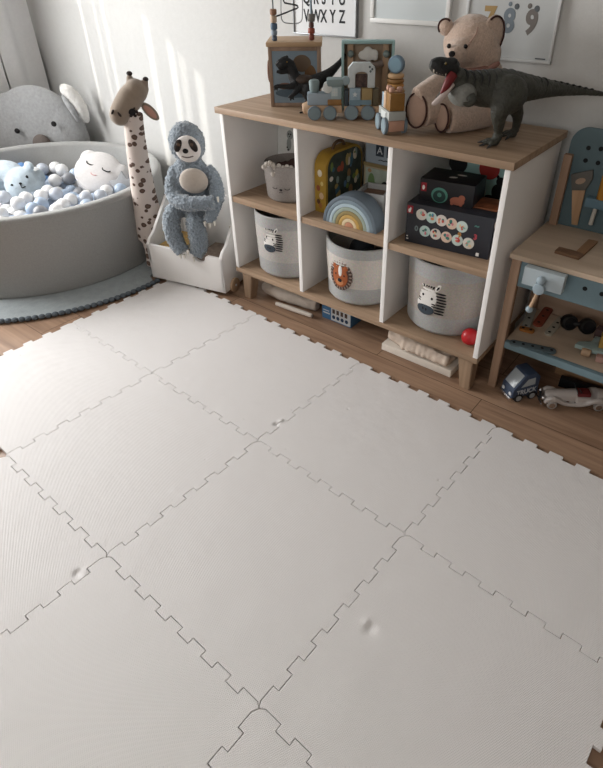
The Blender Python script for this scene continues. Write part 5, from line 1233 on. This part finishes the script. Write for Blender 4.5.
mb = MB(FK); mb.cyl((-.008, cy, .036), (-.005, cy, .036), .014); mb.build('grille', M('grille_dark', '4a4a4c', .3, metal=.6), car)
for s_ in (-1, 1):
    mb = MB(FK); mb.ell((-.002, cy+s_*.022, .040), (.008, .008, .008)); mb.build('headlight', silver, car)
mb = MB(FK); mb.box((-.010, cy, .020), (.006, .080, .005), bev=.0015); mb.build('bumper', silver, car)

# ------------------------------------------------------------------ light
tag(MB().b2((WX-.1, -3.5, 2.5), (3.1, WY+.1, 2.6)).build('ceiling', M('ceiling_paint', 'bcbab6', .9), smooth=False), None, None, kind='structure')
farw = M('wall_taupe', '8f867c', .9)
tag(MB().b2((3.0, -3.4, 0), (3.1, WY, 2.5)).build('wall_right', farw, smooth=False), None, None, kind='structure')
tag(MB().b2((WX, -3.5, 0), (3.1, -3.4, 2.5)).build('wall_front', farw, smooth=False), None, None, kind='structure')
def area(name, loc, aim, sx_, sy_, p, c=(1, 1, 1)):
    l = bpy.data.lights.new(name, 'AREA'); l.shape = 'RECTANGLE'; l.size = sx_; l.size_y = sy_; l.energy = p; l.color = c; l.spread = R(166)
    o = bpy.data.objects.new(name, l); col.objects.link(o); o.location = loc
    o.rotation_euler = (V(aim)-V(loc)).to_track_quat('-Z', 'Z').to_euler(); return o
area('added_daylight_lamp', (WX+.14, -1.06, 1.25), (1.0, -.75, .5), 1.45, 1.55, 112, (1, .995, .985))  # lamp added in front of solid wall, standing in for assumed window daylight
area('rear_fill_light', (1.3, -3.3, 1.55), (1.1, 0, .7), 1.7, 1.4, 24, (1, .985, .96)).data.spread = R(170)  # soft fill lamp added behind the camera; the front wall has no window
sl_ = bpy.data.lights.new('sun', 'SUN'); sl_.energy = 7.5; sl_.angle = R(.9); sl_.color = (1, .96, .88)
so = bpy.data.objects.new('sun', sl_); col.objects.link(so); so.location = (-4, -1, 3)
so.rotation_euler = V((1, .5, -.64)).to_track_quat('-Z', 'Y').to_euler()
w_ = bpy.data.worlds.new('world'); sc.world = w_; w_.use_nodes = True
w_.node_tree.nodes['Background'].inputs[0].default_value = (.93, .97, 1, 1); w_.node_tree.nodes['Background'].inputs[1].default_value = .32
sc.view_settings.view_transform = 'Standard'; sc.view_settings.look = 'None'; sc.view_settings.gamma = 1; sc.view_settings.exposure = 0
